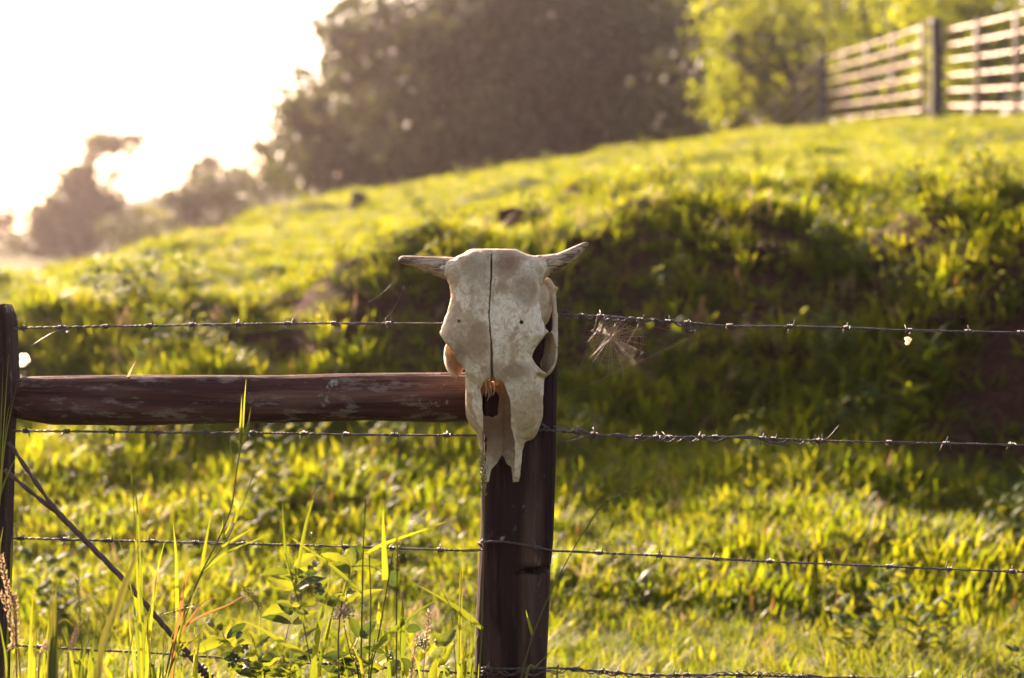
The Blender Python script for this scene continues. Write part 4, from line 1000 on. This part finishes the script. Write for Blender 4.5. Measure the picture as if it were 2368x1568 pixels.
def ribbon(P, w, fold=0.22, ang=None, n=22, base=0.55):
    Q = cr(P, n); T, N, B = frames(Q)
    view = np.array([0, 1.0, 0]); V = []
    ang = pr.uniform(-.6, .6) if ang is None else ang
    for i in range(n):
        t = i / (n - 1); s = np.cross(T[i], view); s /= np.linalg.norm(s) + 1e-9; nn = np.cross(s, T[i])
        a = ang + .5 * (t - .5); s2 = s * math.cos(a) + nn * math.sin(a); n2 = np.cross(s2, T[i])
        ww = w * min(base + t * 2.2, 1.0) * (1 - max(0, (t - .2) / .8) ** 1.25) + .0002
        V += [Q[i] - s2 * ww / 2, Q[i] + n2 * ww * fold, Q[i] + s2 * ww / 2]
    F = []
    for i in range(n - 1):
        a = i * 3; F += [(a, a + 1, a + 4, a + 3), (a + 1, a + 2, a + 5, a + 4)]
    return V, F
def blade(t, pts, conv, w, Y, mat='fg_blade', ang=None, root=False, fold=.22, name='blade'):
    P = down(pts, conv, Y)
    if root: P = rooted(P)
    V, F = ribbon(P, w * PX * Y, fold, ang, 26 if root else 20); return obj(name, V, F, M[mat], t)
def stem(t, pts, conv, w, Y, mat='fg_stem', root=True, name='stem'):
    P = down(pts, conv, Y)
    if root: P = rooted(P)
    n = 26; mb = MB(); mb.tube(cr(P, n), np.linspace(w, w * .55, n) * PX * Y * .5, 6); return mb.build(name, M[mat], t)
def seedhead(t, pts, conv, w, Y, mat='fg_stem', n=46):
    P = cr(down(pts, conv, Y), n); T, N, B = frames(P); mb = MB(); mb.tube(P, .0007, 4)
    for i in range(n):
        a = i * 2.4; d = N[i] * math.cos(a) + B[i] * math.sin(a)
        c = P[i] + d * w * PX * Y * .35
        mb.add(*ribbon([Vector(c), Vector(c + (d * .5 + T[i]) * w * PX * Y * .8)], w * PX * Y * .55, .4, pr.uniform(-1, 1), 4, .9))
    return mb.build('seed_head', M[mat], t)
def clump(label, px, Y, name='grass_clump', cat='grass', group='tall grasses along the fence line'):
    x = (px - 1183.5) * PX * Y; return thing(name, (x, Y, gz(x, Y)), label, cat, group)
def filler(t, px0, px1, Y, n, ytop, w=(5, 9), mat='fg_blade'):
    for k in range(int(n * .65)):
        b = pr.uniform(px0, px1); yt = pr.uniform(*ytop); l = pr.gauss(0, 34)
        idc = lambda a, c: (a, c)
        blade(t, [(b, 1580), (b + l * .35, (1580 + yt) / 2), (b + l, yt)], idc, pr.uniform(*w), Y + pr.uniform(-.12, .12), mat, root=True)

# left edge
t = clump('tall sunlit grass blades cut off by the left frame edge', 10, 3.92)
for p in ([(-30, 1100), (0, 740), (15, 480), (38, 128)], [(-20, 1100), (5, 700), (30, 480), (75, 258)], [(-40, 1000), (-5, 620), (8, 350), (14, 160)], [(-30, 1200), (0, 760), (30, 420), (50, 345)], [(-40, 980), (0, 760), (45, 640), (80, 575)], [(30, 1500), (45, 1200), (50, 1000), (56, 932)], [(-20, 1300), (0, 1000), (14, 895)]):
    blade(t, p, A_, pr.uniform(6, 9), 3.92 + pr.uniform(-.1, .1), root=True)
t = clump('pale fluffy seed grass in the bottom left corner', 40, 3.6)
for p in ([(75, 1568), (60, 1250), (30, 1150), (3, 1020)], [(20, 1568), (40, 1440), (60, 1400), (30, 1250), (0, 1190)], [(90, 1568), (75, 1400), (70, 1260), (60, 1200)], [(170, 1568), (190, 1450), (205, 1410)], [(300, 1568), (310, 1450), (345, 1350)]):
    stem(t, p, A_, 4, 3.6, 'dry'); seedhead(t, p[1:], A_, 11, 3.6, 'dry')
filler(t, 5, 150, 3.65, 14, (1340, 1500), (4, 9))
t = clump('blurred dark olive blade clump left of the brace cable', 120, 3.3)
for p in ([(228, 1568), (232, 1300), (236, 1105)], [(240, 1568), (243, 1300), (250, 1115)], [(222, 1568), (222, 1350), (218, 1180)], [(246, 1568), (252, 1350), (270, 1230)]):
    blade(t, p, A_, 12, 3.3, 'fg_stem', root=True)
blade(t, [(215, 1568), (235, 1370), (285, 1308), (335, 1345)], A_, 9, 3.3, 'fg_stem', root=True)
stem(t, [(370, 1568), (360, 1400), (354, 1330)], A_, 4, 3.5); seedhead(t, [(356, 1345), (350, 1220), (342, 1132)], A_, 8, 3.5)
for p in ([(360, 1568), (395, 1400), (405, 1300)], [(395, 1568), (420, 1400), (440, 1230)], [(330, 1568), (300, 1420), (270, 1330)]): blade(t, p, A_, 8, 3.45, root=True)
filler(t, 100, 260, 3.5, 12, (1380, 1510))
t = clump('broad out of focus reed blade leaning right across the brace cable', 235, 3.15, 'reed_blade')
blade(t, [(425, 1590), (520, 1230), (590, 1050), (648, 885)], A_, 17, 3.15, 'fg_stem', ang=.2, root=True)
blade(t, [(520, 1300), (580, 1100), (650, 960)], A_, 10, 3.2, 'fg_stem')
t = clump('upright cluster of yellow lit blades right of the brace cable', 320, 3.9)
for p in ([(632, 1568), (606, 1000), (579, 612)], [(640, 1568), (618, 950), (589, 604)], [(640, 1560), (606, 1050), (625, 720)], [(622, 1568), (575, 1130), (511, 900)], [(650, 1568), (690, 1150), (739, 928)], [(600, 1568), (577, 1350), (574, 1230)], [(640, 1568), (632, 1200), (640, 1000)], [(625, 1568), (600, 1300), (590, 1170)], [(560, 1568), (585, 1400), (600, 1250)], [(670, 1568), (655, 1330), (690, 1180)], [(645, 1568), (660, 1350), (712, 1130)]):
    blade(t, p, A_, pr.uniform(7, 10), 3.9 + pr.uniform(-.08, .1), root=True)
filler(t, 280, 420, 3.92, 12, (1380, 1520))
t = clump('tall branching reed with bright leaf tips rising in front of the rail', 400, 3.95, 'branching_reed')
R1 = [(735, 1568), (800, 1330), (890, 1110), (975, 940), (1028, 805), (1050, 650), (1070, 540)]
stem(t, R1, A_, 5, 3.95)
stem(t, [(860, 1180), (905, 1090), (1000, 965), (1075, 800), (1130, 650)], A_, 4, 3.95, root=False)
for p, w in (([(1068, 545), (1080, 400), (1093, 238)], 8), ([(1070, 540), (1095, 470), (1115, 362)], 9), ([(1068, 530), (1070, 420), (1073, 308)], 8), ([(1035, 640), (1027, 570), (1022, 505)], 5), ([(905, 1095), (1010, 1010), (1221, 920)], 9), ([(985, 985), (1060, 940), (1130, 898)], 7), ([(893, 1090), (915, 960), (941, 818)], 8), ([(1040, 880), (1062, 820), (1074, 800), (1130, 700)], 9), ([(975, 940), (985, 900), (990, 858)], 5), ([(1000, 930), (1020, 890), (1032, 850)], 4)):
    blade(t, p, A_, w, 3.95)
for p, w, m in (([(790, 1420), (783, 1050), (767, 866)], 9, 'fg_blade'), ([(760, 1568), (800, 1250), (835, 1110), (882, 1065)], 8, 'rust_leaf'), ([(800, 1350), (900, 1290), (1010, 1245), (1100, 1200), (1221, 1210)], 6, 'rust_leaf'), ([(790, 1400), (850, 1300), (910, 1225), (985, 1210)], 6, 'rust_leaf'), ([(800, 1335), (812, 1250), (815, 1170)], 7, 'rust_leaf'), ([(780, 1470), (840, 1250), (870, 1130)], 7, 'fg_blade'), ([(740, 1568), (880, 1380), (930, 1320)], 7, 'fg_blade'), ([(770, 1500), (870, 1400), (965, 1250)], 6, 'fg_blade')):
    blade(t, p, A_, w, 3.95 + pr.uniform(-.05, .05), m, root=(p[0][1] > 1450))
for p in ([(1080, 1160), (1120, 1200), (1155, 1250)], [(720, 1285), (800, 1265), (890, 1240)]): seedhead(t, p, A_, 9, 3.93, n=26)
filler(t, 390, 500, 3.98, 10, (1400, 1530))
# middle group
t = clump('broad bright yellow blades standing among the leafy weed', 760, 3.9)
for p, w in (([(820, 970), (890, 560), (950, 330), (1001, 115)], 9), ([(805, 900), (765, 720), (745, 500), (735, 292)], 8), ([(1285, 985), (1080, 800), (880, 660), (743, 560)], 9), ([(1450, 1005), (1440, 760), (1432, 560), (1430, 360)], 15), ([(1305, 712), (1450, 640), (1650, 570), (1915, 473)], 10), ([(1340, 1395), (1480, 1260), (1650, 1125), (1808, 1018)], 14), ([(2110, 1228), (1980, 1115), (1850, 1030), (1643, 916)], 14), ([(1560, 1430), (1562, 1200), (1563, 1005)], 16), ([(945, 1590), (1000, 1150), (1040, 1000), (1068, 835)], 17), ([(980, 1590), (1040, 1300), (1085, 1100), (1105, 1020)], 10), ([(920, 1410), (750, 1330), (560, 1215), (368, 1150)], 12), ([(1760, 1590), (1850, 1450), (1900, 1360), (1935, 1325)], 20), ([(860, 1590), (790, 1530), (715, 1488)], 13), ([(1400, 1195), (1402, 1110), (1400, 1035)], 12)):
    blade(t, p, C_, w, 3.88 + pr.uniform(-.05, .06), root=(p[0][1] > 1500))
for p, w in (([(1275, 1590), (1287, 1000), (1292, 700), (1311, 332)], 5), ([(1340, 1590), (1385, 1350), (1450, 985), (1496, 706)], 5), ([(1520, 1590), (1522, 1100), (1527, 830), (1531, 640)], 4), ([(1330, 1590), (1345, 1100), (1335, 720)], 5), ([(1930, 1590), (1900, 1130), (1850, 1000), (1800, 862)], 2.4)):
    stem(t, p, C_, w, 3.9)
seedhead(t, [(1522, 840), (1526, 740), (1532, 632)], C_, 9, 3.9)
seedhead(t, [(1000, 735), (960, 660), (930, 565)], C_, 8, 3.92, n=30)
seedhead(t, [(590, 1078), (520, 1010), (458, 930)], C_, 9, 3.92, n=30); stem(t, [(592, 1590), (590, 1300), (588, 1080)], C_, 2.2, 3.92)
filler(t, 620, 800, 3.92, 12, (1420, 1530), (5, 10))
filler(t, 800, 960, 3.94, 12, (1400, 1520), (5, 10))
t = clump('slim grass stems with a beaded seed spike standing against the post and skull', 1110, 3.84, 'spike_grass')
stem(t, [(2090, 1590), (2106, 1250), (2120, 600), (2122, 280), (2104, 10)], C_, 4.4, 3.86); seedhead(t, [(2122, 330), (2116, 150), (2104, 5)], C_, 10, 3.86)
for p, w in (([(1945, 1590), (1957, 950), (1966, 652)], 7), ([(1955, 1590), (1970, 1000), (1979, 700)], 5), ([(2042, 1590), (2036, 1300), (2026, 1035)], 7), ([(1960, 1590), (2020, 1400), (2092, 1255)], 7), ([(2000, 1590), (1985, 1420), (1968, 1290)], 6), ([(2030, 1590), (2050, 1300), (2045, 1000)], 5), ([(2085, 1590), (2095, 1480), (2100, 1400)], 5)):
    blade(t, p, C_, w, 3.9, root=True)
for p in ([(1620, 1590), (1640, 1420), (1665, 1280)], [(1715, 1400), (1735, 1250), (1745, 1120)]):
    stem(t, p, C_, 3, 3.9, 'dry'); seedhead(t, p, C_, 11, 3.9, 'dry', 30)
filler(t, 960, 1090, 3.95, 12, (1430, 1530), (5, 9))
t = clump('thin arching seed grass crossing the post at lower right', 1210, 3.95, 'arching_grass')
stem(t, [(660, 1590), (690, 1450), (740, 1275), (860, 985), (1030, 660), (1100, 550), (1200, 400), (1300, 325), (1455, 258)], D_, 3.4, 3.97)
seedhead(t, [(1105, 545), (1200, 400), (1300, 328), (1450, 260)], D_, 5, 3.97)
blade(t, [(742, 1280), (715, 1190), (690, 1093)], D_, 8, 3.97); blade(t, [(690, 1590), (760, 1490), (830, 1420), (870, 1378)], D_, 6, 3.97, 'fg_stem', root=True); blade(t, [(905, 1590), (915, 1500), (922, 1460)], D_, 5, 3.97, root=True)
t = clump('thin pale grass snippet standing on top of the rail', 303, 4.1, 'grass_snippet', group=None)
blade(t, [(564, 238), (582, 200), (603, 158)], A_, 5, 4.1, 'dry', name='blade')

# leafy weed
def leaf(t, a, b, w, Y, seed):
    r = random.Random(seed); P0 = np.array(W(*C_(*a), Y)); P1 = np.array(W(*C_(*b), Y + r.uniform(-.035, .035)))
    T = P1 - P0; L = np.linalg.norm(T); T /= L
    s = np.cross(T, [0, 1, 0]); s /= np.linalg.norm(s); nn = np.cross(s, T)
    al = r.uniform(-.75, .75); s, nn = s * math.cos(al) + nn * math.sin(al), nn * math.cos(al) - s * math.sin(al)
    if nn[2] < 0: nn = -nn
    w = w * .3365 * PX * Y; V = []; nu, nv = 14, 7; ph = r.uniform(0, 6)
    for i in range(nu):
        u = i / (nu - 1); hw = w * .5 * (math.sin(math.pi * min(1, u * 1.02 + .005) ** .85) ** .8) + .0004
        for j in range(nv):
            q = j / (nv - 1) * 2 - 1
            wave = .06 * w * math.sin(u * 22 + ph + (1.5 if q > 0 else 0)) * abs(q) ** 2
            rib = .02 * w * math.cos(u * 40 - abs(q) * 6) * abs(q)
            V.append(P0 + T * L * u + s * hw * q + nn * (hw * abs(q) * .35 + wave + rib + .13 * L * math.sin(math.pi * u)))
    F = [(i * nv + j, i * nv + j + 1, (i + 1) * nv + j + 1, (i + 1) * nv + j) for i in range(nu - 1) for j in range(nv - 1)]
    return obj('leaf', V, F, M['fg_leaf'], t)
def weed(label, px, Y, stems, leaves, berries, seed):
    t = clump(label, px, Y, 'leafy_weed', 'plant', 'leafy weeds below the rail')
    for p, w in stems: stem(t, p, C_, w, Y, 'woody' if w > 3.2 else 'fg_stem', root=(p[0][1] > 1480))
    for k, (a, b, w) in enumerate(leaves): leaf(t, a, b, w * 1.3, Y + pr.uniform(-.03, .03), seed + k)
    for q in range(7):                                  # lower side shoots with paired leaves
        st, wd = stems[q % 2]; i = pr.randrange(0, max(1, len(st) - 2)); a = st[i]; b = (a[0] + pr.uniform(-150, 150), a[1] - pr.uniform(60, 190))
        stem(t, [a, ((a[0] + b[0]) / 2 + 12, (a[1] + b[1]) / 2), b], C_, 2.4, Y, root=False)
        for f, sg in ((.5, -1), (.5, 1), (.8, -1), (.8, 1), (1, .3)):
            m = (a[0] + (b[0] - a[0]) * f, a[1] + (b[1] - a[1]) * f)
            leaf(t, m, (m[0] + sg * pr.uniform(60, 130), m[1] - pr.uniform(-25, 60)), pr.uniform(36, 60), Y + pr.uniform(-.05, .05), seed + 300 + q * 7 + int(f * 10 + sg * 3))
    for (cx_, cy_), rad, n, mat, br in berries:
        q = C_(cx_, cy_); c = np.array(W(*q, Y))
        for k in range(n):
            d = np.array([pr.gauss(0, 1), pr.gauss(0, 1), pr.gauss(0, 1)]); d /= np.linalg.norm(d)
            e = c + d * rad * .3365 * PX * Y * pr.uniform(.4, 1.0)
            mb = MB(); mb.ball(e, br * PX * Y * .3365, 7, 5); stm = cr([c, (c + e) / 2 + np.array([0, 0, -.002]), e], 4); mb.tube(stm, .0006, 4)
            mb.build('berry' if mat == 'berry' else 'floret', M[mat], t)
weed('leafy weed with wavy leaves and green berries, nearest the brace cable', 600, 3.93,
     [([(620, 1590), (590, 1530), (430, 1420), (345, 1300), (320, 1240)], 4), ([(560, 1590), (555, 1450), (556, 1350)], 3), ([(345, 1300), (300, 1330)], 3), ([(440, 1430), (420, 1440)], 2.5)],
     [((345, 1305), (100, 1410), 62), ((322, 1245), (212, 1165), 62), ((325, 1240), (300, 1112), 64), ((355, 1295), (492, 1188), 46), ((552, 1355), (497, 1240), 52), ((560, 1355), (668, 1268), 56), ((590, 1530), (745, 1560), 55), ((500, 1470), (600, 1420), 45), ((430, 1425), (330, 1430), 40)],
     [((400, 1440), 62, 46, 'berry', 10), ((480, 1350), 26, 12, 'berry', 9)], 1000)
weed('tall leafy weed with layered leaf pairs between the bright blades', 690, 3.95,
     [([(965, 1590), (930, 1450), (880, 1180), (850, 1050), (820, 950), (790, 830), (755, 710)], 4.2), ([(770, 1590), (735, 1440), (770, 1260), (800, 1130)], 3.5), ([(985, 1000), (985, 950)], 2)],
     [((795, 855), (583, 862), 56), ((822, 955), (628, 885), 60), ((815, 800), (972, 712), 62), ((850, 955), (1042, 880), 50), ((800, 1085), (598, 1135), 62), ((805, 1130), (705, 1055), 58), ((862, 985), (775, 1045), 60), ((800, 1195), (596, 1150), 40), ((808, 1195), (988, 1100), 52), ((850, 1305), (985, 1212), 58), ((868, 1080), (955, 1005), 70), ((800, 820), (750, 700), 40), ((930, 1420), (790, 1410), 40), ((740, 1440), (650, 1390), 40), ((1040, 1060), (1115, 1050), 46), ((960, 1010), (1090, 1030), 50)],
     [((985, 955), 42, 22, 'berry', 12)], 2000)
weed('leafy weed with a pale flower cluster, closest to the notched post', 800, 3.96,
     [([(1125, 1590), (1122, 1300), (1142, 1070), (1180, 910), (1205, 800)], 4.4), ([(1265, 1590), (1205, 1400), (1160, 1200)], 4), ([(1205, 1400), (1262, 1290)], 3.5), ([(1210, 800), (1340, 800), (1440, 850)], 3), ([(1500, 1590), (1560, 1430), (1640, 1360), (1720, 1290)], 2.6)],
     [((1212, 795), (1216, 655), 66), ((1225, 765), (1278, 645), 40), ((1192, 892), (1082, 775), 88), ((1200, 785), (985, 716), 46), ((1222, 825), (1425, 775), 64), ((1440, 850), (1536, 925), 84), ((1170, 1060), (1435, 958), 52), ((1190, 1400), (1000, 1425), 44), ((1215, 1400), (1475, 1412), 52), ((1280, 1285), (1512, 1282), 56), ((1270, 1285), (1382, 1175), 56), ((1260, 1290), (1195, 1150), 52), ((1130, 1300), (1040, 1240), 46), ((1845, 1350), (1932, 1228), 60), ((1690, 1235), (1588, 1232), 50), ((1840, 1345), (1790, 1290), 40), ((1560, 1430), (1590, 1560), 90), ((1540, 1440), (1490, 1560), 70), ((1780, 1260), (1840, 1340), 44)],
     [((1150, 1115), 85, 60, 'flower', 8), ((1705, 1330), 50, 26, 'berry', 8), ((1470, 1420), 40, 16, 'berry', 8)], 3000)

# plants on the bank that stand out
def bank_plant(label, px, py, Y, h, kind, seed):
    p = W(px, py, Y); zg = gz(p.x, Y); t = thing('bank_plant', (p.x, Y, zg), label, 'plant', 'plants standing out on the bank'); r = random.Random(seed)
    top = np.array([p.x, Y, p.z]); base = np.array([p.x + r.uniform(-.05, .05), Y, zg - .02])
    mb = MB(); mb.tube(cr([base, (base + top) / 2 + [.015, 0, 0], top], 10), np.linspace(.004, .002, 10), 5); mb.build('stem', M['weed'], t)
    mb = MB()
    if kind == 'head':
        for k in range(70):
            c = top + np.array([r.gauss(0, .022), r.gauss(0, .02), r.uniform(-.13, .04)]); mb.add(*blade_geo(c, r.uniform(0, 6.28), .03, .012, r.uniform(.2, 1.2), .4, 2))
        mb.build('seed_head', M['dry'], t)
    else:
        for k in range(34):
            f = r.uniform(.15, 1.0); c = base + (top - base) * f; mb.add(*blade_geo(c, r.uniform(0, 6.28), h * r.uniform(.25, .5), h * .09, r.uniform(.4, 1.2), .8, 4))
        mb.build('foliage', M['broad'], t)
bank_plant('pale blurred seed head standing out in the bank shadow', 1905, 520, 9.9, .25, 'head', 1)
bank_plant('tall yellow green weed lit by the sun above the bare earth at right', 2150, 800, 8.5, .35, 'leafy', 2)
bank_plant('low yellow green weed beside the bare earth at right', 2105, 905, 8.3, .28, 'leafy', 3)
bank_plant('sunlit tall grass plant near the right frame edge', 2270, 620, 9.2, .40, 'leafy', 4)
bank_plant('small upright leafy weed in the meadow right of the post', 1470, 1350, 6.6, .20, 'leafy', 5)

# ------------------------------------------------------------------ low evening haze
hv = [(-135, -62, -2.4), (135, -62, -2.4), (135, 244, -2.4), (-135, 244, -2.4), (-135, -62, 21), (135, -62, 21), (135, 244, 21), (-135, 244, 21)]
hz = obj('haze', hv, [(0, 3, 2, 1), (4, 5, 6, 7), (0, 1, 5, 4), (1, 2, 6, 5), (2, 3, 7, 6), (3, 0, 4, 7)], None, smooth=False)
hm = bpy.data.materials.new('warm_haze'); hm.use_nodes = True; nt = hm.node_tree; nt.nodes.clear()
ho = nt.nodes.new('ShaderNodeOutputMaterial'); pv = nt.nodes.new('ShaderNodeVolumePrincipled')
pv.inputs['Color'].default_value = (1.0, 0.86, 0.86, 1); pv.inputs['Density'].default_value = 0.00055; pv.inputs['Anisotropy'].default_value = 0.85
nt.links.new(pv.outputs[0], ho.inputs['Volume']); hz.data.materials.append(hm)
tag(hz, 'thin warm haze glowing towards the low sun', 'haze', kind='stuff')
